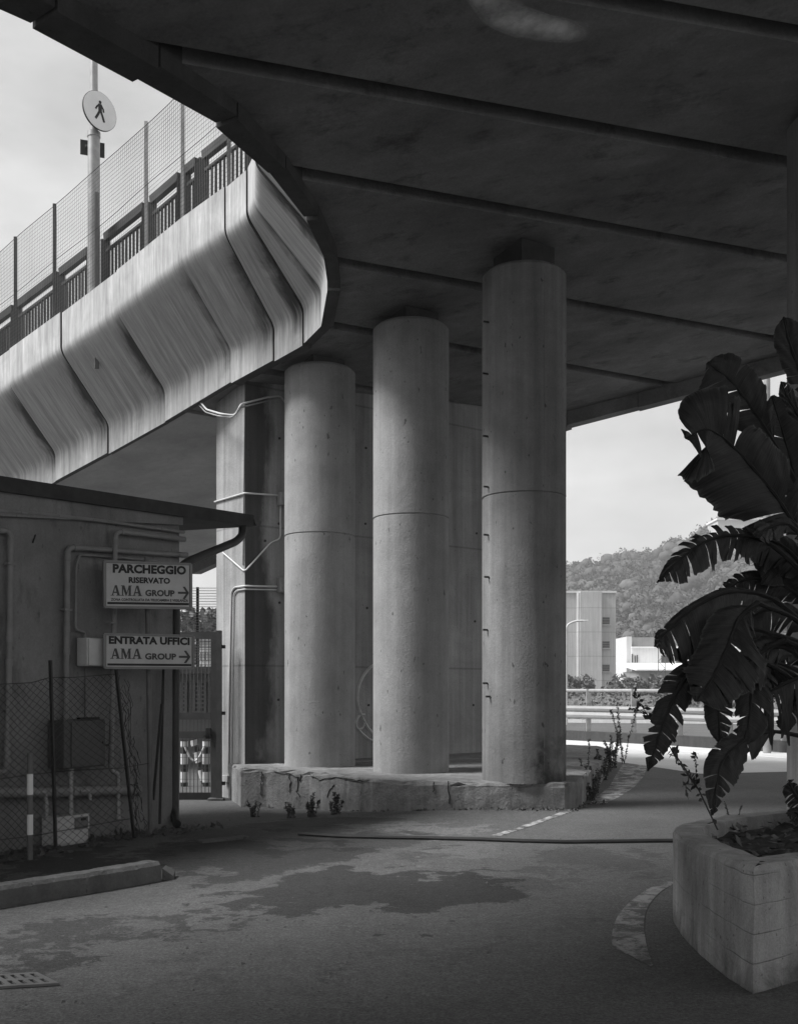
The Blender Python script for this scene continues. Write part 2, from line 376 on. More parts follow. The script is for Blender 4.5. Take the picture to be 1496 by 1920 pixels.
# worn paint near the planter and the plinth
def smooth_poly(pxs, n=6):
    o = []; k = len(pxs)
    for i in range(k):
        p0, p1, p2, p3 = [Vector(pxs[(i+j-1) % k]) for j in range(4)]
        for s in range(n):
            t = s/n; o.append(tuple(.5*((2*p1)+(p2-p0)*t+(2*p0-5*p1+4*p2-p3)*t*t+(3*p1-p0-3*p2+p3)*t**3)))
    return o
struct('road_marking', flat(smooth_poly([(1262,1652),(1225,1662),(1185,1688),(1158,1718),(1147,1752),(1150,1778),(1180,1792),(1222,1812),(1212,1775),(1207,1735),(1214,1702),(1236,1674),(1262,1658)])), M['paint'])
def line_strip(pts, wpx, z=.004):
    P = [G(x, y) for x, y in pts]; mb = MB(); W = wpx if isinstance(wpx, list) else [wpx]*len(P)
    n = len(P)
    for i, p in enumerate(P):
        t = P[min(i+1, n-1)]-P[max(i-1, 0)]; nn = Vector((t.y, -t.x, 0)).normalized()*W[i]
        for q in (p-nn, p+nn): mb.v.append((q.x, q.y, ground_z(q.x, q.y)+z))
    mb.f = [(2*i, 2*i+1, 2*i+3, 2*i+2) for i in range(n-1)]; return mb
struct('road_marking', line_strip([(930,1567),(980,1551),(1030,1534),(1085,1514)], .055), M['paint2'])
struct('road_marking', line_strip([(1118,1508),(1140,1494),(1165,1476),(1180,1455),(1188,1438),(1190,1424),(1183,1412)], [.10,.16,.2,.26,.26,.25,.2]), M['paint2'])

# ================================================================== the viaduct
def plane(x, y): return EYE+7.0+.164*x-.0795*y
CEN = Vector((-20.8, -.1))
def on_plane(px, py):
    u = (px-CX)/F; v = (HZ-py)/F; d = 7.0/(v-.164*u+.0795); return Vector((u*d, d))
LIPPX = [(0,-10),(70,22),(262,128),(415,215),(515,305),(583,395),(617,470),(625,530),(612,600),(575,637),(520,668),(440,712),(310,790),(203,850),(105,903),(-10,965)]
LIP = [Vector((-15,1.1)), Vector((-13,2)), Vector((-10.5,2.8)), Vector((-8,4)), Vector((-6,5.6)), Vector((-4.6,7.3))]+[on_plane(*p) for p in LIPPX]+[Vector((-10.6,24.6)), Vector((-12.6,26.3)), Vector((-14.8,28.1))]
OUT = [Vector(p) for p in ((-8,-9),(1,-7),(7,-4),(10.5,0),(12.2,6),(12.2,10),(11.7,14),(10.5,18),(7.7,21.1),(3.54,22.5),(0,24.5),(-6,31),(-16,40))]  # first points reach behind the camera to shut out front light
def nrm(poly, i):     # inward (deck side) unit normal at a vertex of the lip
    a = poly[max(i-1, 0)]; b = poly[min(i+1, len(poly)-1)]; t = (b-a).normalized(); return Vector((t.y, -t.x))
LN = [nrm(LIP, i) for i in range(len(LIP))]
TH = [.28 if i < 9 else max(.10, .28-.07*(i-8)) for i in range(len(LIP))]      # thickness of the lip
INN = [p+n*(t_-.02) for p, n, t_ in zip(LIP, LN, TH)]
def hit(o, th, poly):
    d = Vector((math.cos(th), math.sin(th))); best = None
    for a, b in zip(poly[:-1], poly[1:]):
        e = b-a; den = d.x*e.y-d.y*e.x
        if abs(den) < 1e-9: continue
        q = a-o; t = (q.x*e.y-q.y*e.x)/den; s = (q.x*d.y-q.y*d.x)/den
        if t > 0 and -1e-6 <= s <= 1+1e-6 and (best is None or t > best): best = t
    return o+d*best if best is not None else None
via = thing('viaduct', (0, 0, 0), 'curving concrete road viaduct with ribbed dark soffit sweeping overhead', 'viaduct')
angs = [13.0, 16.6, 20.4, 24.25, 28.2, 32.0, 36.0, 39.8, 43.8, 48.2]
def sector(t0, t1, w0, w1, z0, z1, name, mat, inn, outp):
    I, O = [], []; n = max(12, int((t1-t0)*3))
    for k in range(n+1):
        th = R(t0+(t1-t0)*k/n); o = Vector(CEN)
        nn = Vector((-math.sin(th), math.cos(th)))
        if k == 0: o = o+nn*w0
        if k == n: o = o-nn*w1
        a, b = hit(o, th, inn), hit(o, th, outp)
        if a is None or b is None: continue
        I.append(a); O.append(b)
    poly = [(p.x, p.y) for p in I]+[(p.x, p.y) for p in reversed(O)]
    poly.reverse()
    mb = MB().prism(poly, lambda x, y: plane(x, y)+z0, lambda x, y: plane(x, y)+z1)
    return obj(name, mb, mat, via)
for t0, t1 in zip(angs[:-1], angs[1:]):
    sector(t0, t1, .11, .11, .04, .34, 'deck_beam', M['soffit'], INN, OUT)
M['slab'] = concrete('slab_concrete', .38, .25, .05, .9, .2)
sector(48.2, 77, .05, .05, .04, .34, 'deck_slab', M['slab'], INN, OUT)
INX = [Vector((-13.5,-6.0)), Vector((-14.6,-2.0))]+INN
sector(-30, 12.75, 0, 0, .04, 1.0, 'deck_slab', M['soffit'], INX, OUT)  # unseen deck stretch, added behind the camera to block front light
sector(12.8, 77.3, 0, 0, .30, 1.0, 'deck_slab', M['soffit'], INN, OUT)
# parapet panels: one extruded profile per straight unit (o = outwards, h = above the lip's bottom)
def profile():
    P = [(0,0),(0,.44)]
    def arc(a, b, c, n=5):
        a, b, c = Vector(a), Vector(b), Vector(c)
        for k in range(n+1):
            t = k/n; P.append(tuple(a*(1-t)**2+b*2*t*(1-t)+c*t*t))
    arc((0,.47), (0,.56), (.08,.65)); P.append((.11,.684)); P.append((.88,1.561)); arc((.91,1.595), (1.0,1.70), (1.0,1.80)); P.append((1.0,1.85)); P.append((1.0,2.42))
    return P
PR = profile()
BACK = [(.80,2.42),(.80,1.80),(-1,.62),(-1,0)]
M['lip'] = concrete('shaded_lip_concrete', .07, .35, .1, 2.0, .3)  # underside shade of the lip put into a darker concrete
def panel(i, so=0., sz=0., seg=3, ext=0.):
    a, b = LIP[i], LIP[i+1]; na, nb = LN[i], LN[i+1]; t = (b-a).normalized(); g = .013
    ring = PR+BACK; n = len(ring); mb = MB(); 
    arc = [0.0]
    for p, q in zip(ring[:-1], ring[1:]): arc.append(arc[-1]+math.dist(p, q))
    tot = arc[len(PR)-1]; mb.uv = []
    for k in range(seg+1):
        s = k/seg; p = a+t*g+(b-a-t*2*g)*s; nn = (na*(1-s)+nb*s)
        nn = nn/ max(.6, nn.dot(Vector((t.y, -t.x))))
        th_ = TH[i]*(1-s)+TH[i+1]*s
        for (o, h) in ring:
            if o < -.5: o = -th_-so
            q = p-nn*(o+so); mb.v.append((q.x, q.y, plane(p.x, p.y)+h+sz))
    Ln = (b-a).length
    for k in range(seg):
        for j in range(n):
            j2 = (j+1) % n
            mb.f.append((k*n+j, k*n+j2, (k+1)*n+j2, (k+1)*n+j))
            v0, v1 = tot-arc[j], tot-(arc[j2] if j2 else arc[j]+.3)
            mb.uv += [(Ln*k/seg, v0), (Ln*k/seg, v1), (Ln*(k+1)/seg, v1), (Ln*(k+1)/seg, v0)]
    for e in (0, seg):
        c = list(range(e*n, e*n+n)); 
        if e == 0: c.reverse()
        mb.f.append(tuple(c)); mb.uv += [(.5, .3)]*n
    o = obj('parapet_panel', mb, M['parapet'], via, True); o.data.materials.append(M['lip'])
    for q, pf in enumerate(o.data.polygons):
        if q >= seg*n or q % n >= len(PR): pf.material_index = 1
    return o
STEP = 6+11          # from this joint towards the camera the units sit a little proud
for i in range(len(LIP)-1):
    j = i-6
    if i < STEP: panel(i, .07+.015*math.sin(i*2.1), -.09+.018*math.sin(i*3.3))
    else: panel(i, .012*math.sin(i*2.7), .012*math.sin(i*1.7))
# the deck's far edge: hanging fascia units
acc = []
for a, b in zip(OUT[4:11], OUT[5:12]):
    L_ = (b-a).length; n = max(1, round(L_/1.3))
    for k in range(n): acc.append((a.lerp(b, k/n), a.lerp(b, (k+1)/n)))
for k, (a, b) in enumerate(acc):
    t = (b-a).normalized(); nn = Vector((t.y, -t.x)); a2, b2 = a+t*.006, b-t*.006; dz = .02*math.sin(k*2.4)
    c = [a2, b2, b2+nn*.3, a2+nn*.3]
    mb = MB().prism([(p.x, p.y) for p in reversed(c)], lambda x, y: plane(x, y)-.26+dz, lambda x, y: plane(x, y)+1.5)
    obj('edge_panel', mb, M['soffit'], via)
# pale lime bloom on the soffit (a stain with a shape of its own)
m = NT('lime_bloom', .95, .1); uvx = m.xyz(m.tc.outputs['UV']); a = m.noise(m.vec((1,1,1), False), 2.2, 6, .6, .1)
m.col(m.rng(a, .3, .7, .7, .85)); q = m.op('MULTIPLY', m.op('MULTIPLY', uvx[1], m.op('SUBTRACT', 1, uvx[1])), 4)
al = m.op('MULTIPLY', m.op('MULTIPLY', q, m.rng(a, .3, .62, .15, 1)), m.op('MULTIPLY', m.rng(uvx[0], 0, .2, 0, 1), m.rng(uvx[0], .75, 1, 1, 0)))
m.L.new(m.op('MULTIPLY', al, 1.0), m.b.inputs['Alpha']); M['bloom'] = m.m
mb = MB(); mb.uv = []; ctl = [(878,-45,22),(900,-10,34),(930,24,38),(975,47,34),(1030,60,28),(1080,66,22),(1110,58,12)]
P_ = spline_2d = []
for i in range(len(ctl)-1):
    for k in range(6):
        t = k/6; P_.append([ctl[i][j]*(1-t)+ctl[i+1][j]*t for j in range(3)])
for i, (x, y, wd) in enumerate(P_):
    a, b = P_[max(i-1, 0)], P_[min(i+1, len(P_)-1)]; t = Vector((b[0]-a[0], b[1]-a[1])).normalized(); n_ = Vector((-t.y, t.x))*wd
    for e in (-1, 1): p = on_plane(x+n_.x*e, y+n_.y*e); mb.v.append((p.x, p.y, plane(p.x, p.y)+.034))
for i in range(len(P_)-1):
    mb.f.append((2*i, 2*i+1, 2*i+3, 2*i+2)); u0, u1 = i/(len(P_)-1), (i+1)/(len(P_)-1); mb.uv += [(u0,0),(u0,1),(u1,1),(u1,0)]
obj('lime_stain', mb, M['bloom'], via)

# ================================================================== columns, wall, plinth
PT = .37        # top of the plinth
def column(px, d, ztop, ring, label, mat, bolts=(), r=.585, base=PT):
    x = (px-CX)/F*d
    t = thing('concrete_column', (x, d, base), label, 'column', 'round concrete columns under the viaduct')
    h = ztop-base; c = (x, d, base); rg = ring-base
    prof = [(r, -.02)]+[(r, h*k/30) for k in range(1, 30) if abs(h*k/30-rg) > .05]
    prof += [(r, rg-.014), (r-.012, rg-.006), (r-.012, rg+.006), (r+.002, rg+.014)]
    prof.sort(key=lambda q: q[1]); prof += [(r, h-.05), (r-.05, h)]
    mb = MB().lathe(c, prof, 72)
    obj('shaft', mb, mat, t, True)
    seam = MB()
    for an in (-1.2, .5):
        p = Vector((x+math.cos(an)*(r+.0), d+math.sin(an)*(r+.0), base)); tn = Vector((-math.sin(an), math.cos(an), 0))
        seam.box(p+Vector((0,0,h*.49)), tn*.003, Vector((math.cos(an), math.sin(an), 0))*.003, Vector((0,0,h*.485)))
    obj('formwork_seam', seam, mat, t)
    pz = plane(x, d)+.05
    bp = MB().box((x, d, (ztop-.01+pz)/2), (.30*math.cos(.6), .30*math.sin(.6), 0), (-.30*math.sin(.6), .30*math.cos(.6), 0), (0,0,(pz-ztop+.02)/2))
    obj('bearing_pad', bp, M['pad'], t)
    for (bpx, bpy) in bolts:
        ux = (bpx-CX)/F; dd = d
        an = math.asin(max(-1, min(1, (ux*d-x)/r)))
        p = Vector((x+math.sin(an)*r, d-math.cos(an)*r, EYE+(HZ-bpy)/F*(d-math.cos(an)*r)))
        n_ = Vector((math.sin(an), -math.cos(an), 0))
        b = MB().tube([p-n_*.02, p+n_*.07], .014, 8); b.beam(p+n_*.03, p+n_*.03+Vector((.05,0,-.015)), .02, .02)
        obj('step_bolt', b, M['dark'], t)
    return t
column(600, 17.75, EYE+(HZ-680)/F*17.3, EYE+(HZ-998)/F*17.2, 'thinnest looking, farthest of the three round concrete columns on the plinth, beside the wall conduits', M['col'])
column(770.5, 16.5, EYE+(HZ-594)/F*16.0, EYE+(HZ-963)/F*15.95, 'middle round concrete column on the plinth, with faint scrawl low on its right', M['col'])
column(982, 14.98, EYE+(HZ-487)/F*14.45, EYE+(HZ-921)/F*14.4, 'nearest round concrete column on the plinth, with step bolts and a sooty foot', M['col3'],
       [(912,604),(911,701),(911,818),(912,913),(912,1003),(913,1082),(911,1181),(911,1281),(915,1306)])
d5 = 12.7; column(CX+F*(.366*d5+.585)/d5, d5, plane(.366*d5+.585, d5)-.1, 4.2, 'round concrete column standing behind the planter at the picture edge', M['col_dark'], base=0.0)
# plinth
PX = [(452,1440),(500,1441),(532,1443),(580,1446),(624,1451),(660,1456),(698,1460),(770,1463.5),(841,1465.5),(950,1467),(1058,1467.5),(1082,1464),(1094,1458),(1110,1443),(1125,1430),(1138,1415),(1146,1404),(1120,1398.5),(1063,1396)]
pl = [G(x, y, PT) for x, y in PX]
poly = [(p.x, p.y) for p in pl]+[(1.5, 24.6), (-1.2, 22.2), (-3.0, 18.6)]
def subdiv(poly, step):
    o = []
    for i in range(len(poly)):
        a, b = Vector(poly[i]), Vector(poly[(i+1) % len(poly)]); n = max(1, int((b-a).length/step))
        o += [tuple(a.lerp(b, k/n)) for k in range(n)]
    return o
poly = subdiv(poly, .12)
mb = MB(); n = len(poly); rnd = random.Random(3); rows = [(-.4,0),(.02,.0),(.12,.0),(.22,0),(.30,0),(PT-.05,0),(PT-.012,.015),(PT,.05)]
cx_ = sum(p[0] for p in poly)/n; cy_ = sum(p[1] for p in poly)/n
for z, ins in rows:
    for (x, y) in poly:
        v = Vector((cx_-x, cy_-y)).normalized(); j = ins+(rnd.uniform(-.005, .005) if 0 < z < PT else 0)
        if z >= PT-.05: j += max(0, rnd.gauss(-.01, .025))
        mb.v.append((x+v.x*j, y+v.y*j, z+(rnd.uniform(-.012, .008) if z > PT-.06 else 0)))
for k in range(len(rows)-1):
    for i in range(n): mb.f.append((k*n+i, k*n+(i+1) % n, (k+1)*n+(i+1) % n, (k+1)*n+i))
mb.f.append(tuple((len(rows)-1)*n+i for i in range(n)))
plinth = tag(obj('plinth', mb, M['plinth']), 'low cracked concrete plinth under the three round columns', 'plinth')
# cracks in the plinth face: thin dark grooves
ck = MB(); rnd = random.Random(11)
def plinth_pt(px, py):
    for i in range(len(pl)-1):
        a, b = PX[i], PX[i+1]
        if a[0] <= px <= b[0]:
            t = (px-a[0])/(b[0]-a[0]); p = pl[i].lerp(pl[i+1], t); return U(px, py, p.y-.012)
for pts in ([(490,1447),(492,1465),(488,1480),(492,1500)],[(515,1447),(540,1449),(560,1458),(556,1480),(562,1500)],[(540,1449),(546,1470),(540,1490)],[(566,1452),(562,1470)],[(580,1452),(600,1462),(640,1458),(668,1463),(700,1465)],[(626,1470),(618,1484),(612,1500)],[(640,1458),(655,1464),(690,1470)],[(840,1466),(842,1520)],[(815,1468),(812,1490)]):
    P = []
    for a, b in zip(pts[:-1], pts[1:]):
        for k in range(4): 
            q = plinth_pt(a[0]+(b[0]-a[0])*k/4+rnd.uniform(-2,2), a[1]+(b[1]-a[1])*k/4+rnd.uniform(-2,2)); P.append(q)
    obj('crack', MB().tube([p for p in P if p], .008, 4), M['blk'], plinth)
# supporting wall behind the columns
W0 = Vector((-2.60, 18.0)); WD = (Vector((1.28, 21.0))-W0).normalized(); WN = Vector((WD.y, -WD.x)); WL = 6.2
wt = thing('concrete_wall', (W0.x, W0.y, -.3), 'tall concrete wall behind the columns with a dark wet stain by its pale end', 'wall')
def wallp(s, o=0.): p = W0+WD*s+WN*o; return p
c = [wallp(0), wallp(WL), wallp(WL, -1.0), wallp(0, -1.0)]
mb = MB(); H0 = -.35
mb.v = [(p.x, p.y, H0) for p in c]+[(p.x, p.y, plane(p.x, p.y)+.08) for p in c]
mb.f = [(0,1,5,4),(1,2,6,5),(2,3,7,6),(3,0,4,7),(4,5,6,7)]
hh = [v[2]-H0 for v in mb.v[4:]]
mb.uv = [(0.0,0),(WL,0),(WL,hh[1]),(0,hh[0])]+[(-1,0),(-1,0),(-1,hh[2]),(-1,hh[1])]+[(-WL-1,0),(-1,0),(-1,hh[3]),(-WL-1,hh[2])]+[(-1.6,0),(-1,0),(-1,hh[0]),(-1.6,hh[3])]+[(-1,.9)]*4
obj('wall', mb, M['wall'], wt)
def wall_hit(px, py, o=0.01):      # pixel ray onto the wall's long face
    dx = (px-CX)/F; p = W0+WN*o; den = dx*WN.x+WN.y; d = p.dot(WN)/den; return U(px, py, d)
def end_hit(px, py, o=0.01):       # onto its pale end face
    p = W0-WD*o; dx = (px-CX)/F; d = p.dot(WD)/(dx*WD.x+WD.y); return U(px, py, d)
for s0, s1, o in ((3.35,3.75,.10),(5.6,6.1,.12)):
    c = [wallp(s0, -.05), wallp(s0, o), wallp(s1, o), wallp(s1, -.05)]
    obj('pilaster', MB().prism([(p.x, p.y) for p in c], .2, lambda x, y: plane(x, y)+.06), M['wall'], wt)
# sprayed loops on the wall between two columns
gr = MB()
def ribbon(mb, pts, r):
    mb.tube(bend(pts, .12, 4), r, 4)
ribbon(gr, [wall_hit(x, y, .006) for x, y in ((712,1243),(694,1250),(680,1268),(671,1290),(669,1315),(676,1338),(684,1355),(692,1368),(700,1376))], .03)
ribbon(gr, [wall_hit(x, y, .006) for x, y in ((684,1340),(672,1342),(666,1356),(670,1368),(680,1366),(684,1352),(678,1345))], .024)
ribbon(gr, [wall_hit(x, y, .006) for x, y in ((672,1368),(684,1380),(694,1388),(708,1388))], .024)
obj('graffiti', gr, plain('spray_paint', .6, .8), wt)
bo = MB()
for x, y in ((685,982),(688,1140),(686,840),(893,1000),(890,1165),(887,1322),(524,822),(523,982),(524,1130),(522,1312),(497,1014),(691,1322)):
    p = wall_hit(x, y, .0); n3 = Vector((WN.x, WN.y, 0)); bo.tube([p-n3*.02, p+n3*.012], .022, 8)
obj('tie_hole', bo, M['blk'], wt)

# ------------------------------------------------------------------ conduits and boxes on the wall
def conduit(name, pts, r, mat, label, cat='conduit', group='conduits and cables on the wall end'):
    return tag(obj(name, MB().tube(bend(pts, .07, 4), r, 8), mat, None, True), label, cat, group)
E, Wf = end_hit, wall_hit
cor = lambda y, o=.03: U(459.5, y, W0.y-.02)-Vector((0, .03, 0))
conduit('conduit', [E(403,941,.02), cor(925), Wf(524,929,.02)], .016, M['galv_l'], 'level bright conduit wrapping the wall corner into the upper box')
conduit('conduit', [Wf(526,948,.02), Wf(526,1010,.02), Wf(508,1017,.02), cor(1072), E(418,1036,.02)], .014, M['galv_l'], 'bright conduit dropping from the upper box in a shallow V')
c1 = [Wf(522,1100,.02), cor(1099), E(440,1101,.02), E(434,1110,.02), E(430,1300,.02), E(428,1455,.02)]
conduit('conduit', c1, .017, M['galv_l'], 'outer of the twin conduits running from the lower box down the wall end')
c2 = [Wf(522,1106,.02), cor(1105), E(444,1107,.02), E(438.5,1114,.02), E(435,1300,.02), E(433,1455,.02)]
conduit('conduit', c2, .012, M['galv_l'], 'inner of the twin conduits running from the lower box down the wall end')
conduit('conduit', [E(456,1060,.015), E(458,900,.015), E(460,712,.015)], .010, M['steel'], 'thin grey conduit climbing straight up the wall corner')
conduit('cable', [U(366,742,18.9), U(388,768,18.2), U(415,776,17.75), U(440,779,17.7), U(447,768,17.6), U(452,758,17.6), Wf(500,745,.05), Wf(525,742,.03), Wf(540,760,.03)], .016, M['galv_l'], 'upper slack pale cable looping from the deck to the wall', 'cable')
conduit('cable', [U(362,746,18.95), U(386,773,18.2), U(410,780,17.8), U(436,783,17.7), U(446,772,17.62), U(452,764,17.6), Wf(500,752,.04), Wf(530,745,.025)], .012, M['galv'], 'lower slack cable drooping from the deck to the wall', 'cable')
def jbox(px0, py0, px1, py1, hit, label, mat, dep=.12):
    a, b, c = hit(px0, py1, .0), hit(px1, py1, .0), hit(px0, py0, .0)
    ex = (b-a)/2; ez = Vector((0,0,(c.z-a.z)/2)); nn = ex.cross(ez).normalized()
    if nn.y > 0: nn = -nn
    cen = a+ex+ez+nn*dep/2; t = thing('junction_box', (cen.x, cen.y, a.z), label, 'junction box', 'junction boxes on the wall')
    obj('box_body', MB().box(cen, ex, nn*dep/2, ez), mat, t, bevel=.012)
    obj('box_lid', MB().box(cen+nn*(dep/2+.008), ex*.94, nn*.012, ez*.94), mat, t, bevel=.008)
    return t
jbox(519, 924, 541, 949, wall_hit, 'small grey junction box high on the wall, upper of two beside the column', M['galv'])
jbox(518, 1083, 543, 1112, wall_hit, 'square grey junction box with dark window, lower of two beside the column', M['galv'])
jbox(424, 1453, 437, 1467, end_hit, 'small pale junction box near the ground by the gate hinge', M['offw'], .08)

# ================================================================== fence, railing, lamp post on the ramp parapet
TOPPL = [(p-n*1.0, plane(p.x, p.y)+2.42) for p, n in zip(LIP, LN)]     # outer top edge of the parapet
def top_at_px(px, inset=.1, dz=0.):
    if inset > .5: dz += .42
    for i in range(len(TOPPL)-1, STEP-7, -1):
        (a, za), (b, zb) = TOPPL[i], TOPPL[i-1]
        a = a+LN[i]*inset; b = b+LN[i-1]*inset
        pa, pb = CX+F*a.x/a.y, CX+F*b.x/b.y
        if pa <= px <= pb:
            t = (px-pa)/(pb-pa); q = a.lerp(b, t); return Vector((q.x, q.y, za+(zb-za)*t+dz))
    return None
fn = thing('mesh_fence', top_at_px(178), 'tall wire mesh fence on steel posts along the ramp parapet', 'fence')
FH = 2.08
posts = [-60, 30, 104, 277, 344, 430]
for px in posts:
    p = top_at_px(px, .1) 
    if p is None: continue
    h = FH+.12
    obj('fence_post', MB().beam(p+Vector((0,0,-.25)), p+Vector((0,0,h)), .055, .055), M['galv'] if px in (277,344) else M['dark'] if px in (30,104) else M['steel'], fn)
pxs = np.linspace(-70, 470, 541); edge = [p for p in (top_at_px(float(q), .02) for q in pxs) if p is not None]
ea = [0.0]
for a, b in zip(edge[:-1], edge[1:]): ea.append(ea[-1]+(b-a).length)
def edge_at(s):
    i = int(np.searchsorted(ea, s)); i = max(1, min(len(ea)-1, i)); t = (s-ea[i-1])/max(1e-6, ea[i]-ea[i-1]); return edge[i-1].lerp(edge[i], t)
wm = MB(); wob = lambda s, h: Vector((.02*math.sin(s*1.3)*h, .02*math.cos(s*1.7)*h, 0))
s = 0.
while s < ea[-1]:
    p = edge_at(s); wm.tube([p+Vector((0,0,-.05)), p+wob(s,1.)+Vector((0,0,1.)), p+wob(s,FH)+Vector((0,0,FH))], .0026, 3, False); s += .06
for k in range(0, 31):
    h = FH*k/30; thick = .006 if k in (30, 15) else .0026
    wm.tube([edge_at(q)+wob(q, h)+Vector((0,0,h+(.02*math.sin(q*2.2) if k == 15 else 0))) for q in np.arange(0, ea[-1], .5)], thick, 3, False)
obj('wire_mesh', wm, M['wire'], fn)
# railing behind
rl = thing('bridge_railing', top_at_px(178, .7), 'dark barred railing with a heavy top beam behind the mesh fence', 'railing')
RPX = [(-60,28),(36,110),(116,168),(200,272),(286,340),(352,372),(384,470)]
for (x0, x1) in RPX:
    a, b = top_at_px(x0, .62), top_at_px(x1, .62)
    if a is None or b is None: continue
    obj('top_rail', MB().beam(a+Vector((0,0,.92)), b+Vector((0,0,.92)), .10, .15), M['dark'], rl)
    bars = MB().beam(a+Vector((0,0,.66)), b+Vector((0,0,.66)), .05, .05).beam(a+Vector((0,0,-.02)), b+Vector((0,0,-.02)), .05, .06)
    n = max(3, int((b-a).length/.105))
    for k in range(1, n):
        p = a.lerp(b, k/n); bars.beam(p+Vector((0,0,-.75)), p+Vector((0,0,.66)), .036, .05)
    obj('bar_panel', bars, M['dark'], rl)
    obj('rail_post', MB().beam(a+Vector((0,0,-.8)), a+Vector((0,0,.88)), .16, .10), M['dark'], rl)
    obj('rail_post', MB().beam(b+Vector((0,0,-.8)), b+Vector((0,0,.88)), .09, .09), M['dark'], rl)
lpz = top_at_px(178, .32); 
lp = thing('lamp_post', lpz, 'tall galvanised lamp post rising behind the parapet mesh', 'lamp post')
obj('lower_shaft', MB().tube([lpz+Vector((0,0,-.5)), lpz+Vector((0,0,3.1))], [.115,.108], 20), M['galv'], lp, True)
obj('upper_shaft', MB().tube([lpz+Vector((0,0,3.0)), lpz+Vector((0,0,7.6))], [.074,.055], 20), M['galv'], lp, True)
obj('collar', MB().tube([lpz+Vector((0,0,3.04)), lpz+Vector((0,0,3.13))], .118, 20), M['galv'], lp, True)
obj('cover_strip', MB().box(lpz+Vector((.075,-.085,.4)), (.03,.02,0), (.01,-.015,0), (0,0,1.6)), M['steel'], lp)
# round pedestrian sign
def disc_frame(yaw): return Vector((math.cos(yaw), math.sin(yaw), 0)), Vector((math.sin(yaw), -math.cos(yaw), 0))    # right, normal
sx, sn = disc_frame(R(48)); sx = sx
ctr = U(188, 208, lpz.y-.16); 
ps = thing('road_sign', ctr-Vector((0,0,.36)), 'round white sign with black walking figure on the lamp post', 'road sign')
def disc(c, r, th, seg=48):
    mb = MB(); 
    for s_ in (0, 1):
        for k in range(seg):
            a = 2*math.pi*k/seg; mb.v.append(tuple(c+sx*math.cos(a)*r+Vector((0,0,1))*math.sin(a)*r+sn*(th*s_)))
    mb.f = [tuple(range(seg)), tuple(reversed(range(seg, 2*seg)))]+[(k, (k+1) % seg, seg+(k+1) % seg, seg+k) for k in range(seg)]
    return mb
obj('back_plate', disc(ctr-sn*.03, .345, .03), M['dark'], ps); obj('sign_face', disc(ctr+sn*.001, .338, .004), M['white'], ps)
def local_poly(mb, pts, n=.010):
    o = len(mb.v)
    for e in (n-.004, n):
        for x, z in pts: mb.v.append(tuple(ctr+sx*x+Vector((0,0,z))+sn*e))
    k = len(pts); mb.f.append(tuple(o+i for i in range(k))); mb.f.append(tuple(o+k+i for i in reversed(range(k))))
    mb.f += [(o+i, o+(i+1) % k, o+k+(i+1) % k, o+k+i) for i in range(k)]
fg = MB(); D = lambda x, y: ((x-.5)*.5, (.5-y)*.5)
def stroke(pts, wd):
    for a, b in zip(pts[:-1], pts[1:]):
        a, b = Vector(D(*a)), Vector(D(*b)); t = (b-a).normalized(); q = Vector((-t.y, t.x))*wd/2
        local_poly(fg, [tuple(a-q-t*wd*.25), tuple(a+q-t*wd*.25), tuple(b+q+t*wd*.25), tuple(b-q+t*wd*.25)], .010+random.random()*.001)
local_poly(fg, [(.0+.028*math.cos(i*math.pi/8), .155+.028*math.sin(i*math.pi/8)) for i in range(16)])
stroke([(.5,.29),(.5,.52)], .072); stroke([(.45,.30),(.36,.40),(.32,.48)], .03); stroke([(.55,.30),(.63,.41),(.64,.50)], .03)
stroke([(.48,.52),(.40,.68),(.32,.82)], .042); stroke([(.53,.52),(.60,.68),(.66,.84)], .042)
obj('walking_figure', fg, M['blk'], ps)
bs = U(174, 279, lpz.y+.14); bx_, bn_ = Vector((math.cos(R(20)), math.sin(R(20)), 0)), Vector((math.sin(R(20)), -math.cos(R(20)), 0))
b2 = thing('back_of_sign', bs-Vector((0,0,.14)), 'small dark rectangular plate seen from behind on the lamp post', 'road sign')
obj('plate', MB().box(bs, bx_*.215, bn_*.008, (0,0,.135)), M['dark'], b2); obj('bracket', MB().box(bs-bn_*-.05, bx_*.13, bn_*.045, (0,0,.02)), M['steel'], b2)

# ================================================================== the hut
HD = Vector((1.32, 2.3)).normalized(); HN = Vector((HD.y, -HD.x)); H0v = Vector((-4.0, 10.7)); HL = 2.66
def hp(s, o=0.): return H0v+HD*s+HN*o
def hut_hit(px, py, o=.0):
    p = H0v+HN*o; dx = (px-CX)/F; d = p.dot(HN)/(dx*HN.x+HN.y); return U(px, py, d)
ht = thing('hut', (hp(HL).x, hp(HL).y, 0), 'low rendered utility hut with thin dark overhanging roof', 'hut')
c = [hp(-5), hp(HL), hp(HL, -4.5), hp(-5, -4.5)]
roofz = lambda x, y: EYE+2.08+.045*((Vector((x, y))-H0v).dot(HD))-.03*((Vector((x, y))-H0v).dot(HN))
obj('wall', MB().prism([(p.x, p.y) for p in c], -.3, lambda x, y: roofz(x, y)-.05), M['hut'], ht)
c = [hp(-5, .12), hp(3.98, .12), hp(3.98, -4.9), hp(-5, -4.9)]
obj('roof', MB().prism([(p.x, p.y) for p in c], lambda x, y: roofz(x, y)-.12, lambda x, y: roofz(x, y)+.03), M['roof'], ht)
c = [hp(-5, .0), hp(HL, .0), hp(HL, .06), hp(-5, .06)]
obj('eaves_band', MB().prism([(p.x, p.y) for p in reversed(c)], lambda x, y: roofz(x, y)-.36+.055*((Vector((x, y))-H0v).dot(HD)), lambda x, y: roofz(x, y)-.11), M['hut'], ht)
g0, g1 = hp(4.03, .12), hp(4.03, -4.9); gm = MB(); gn = 9
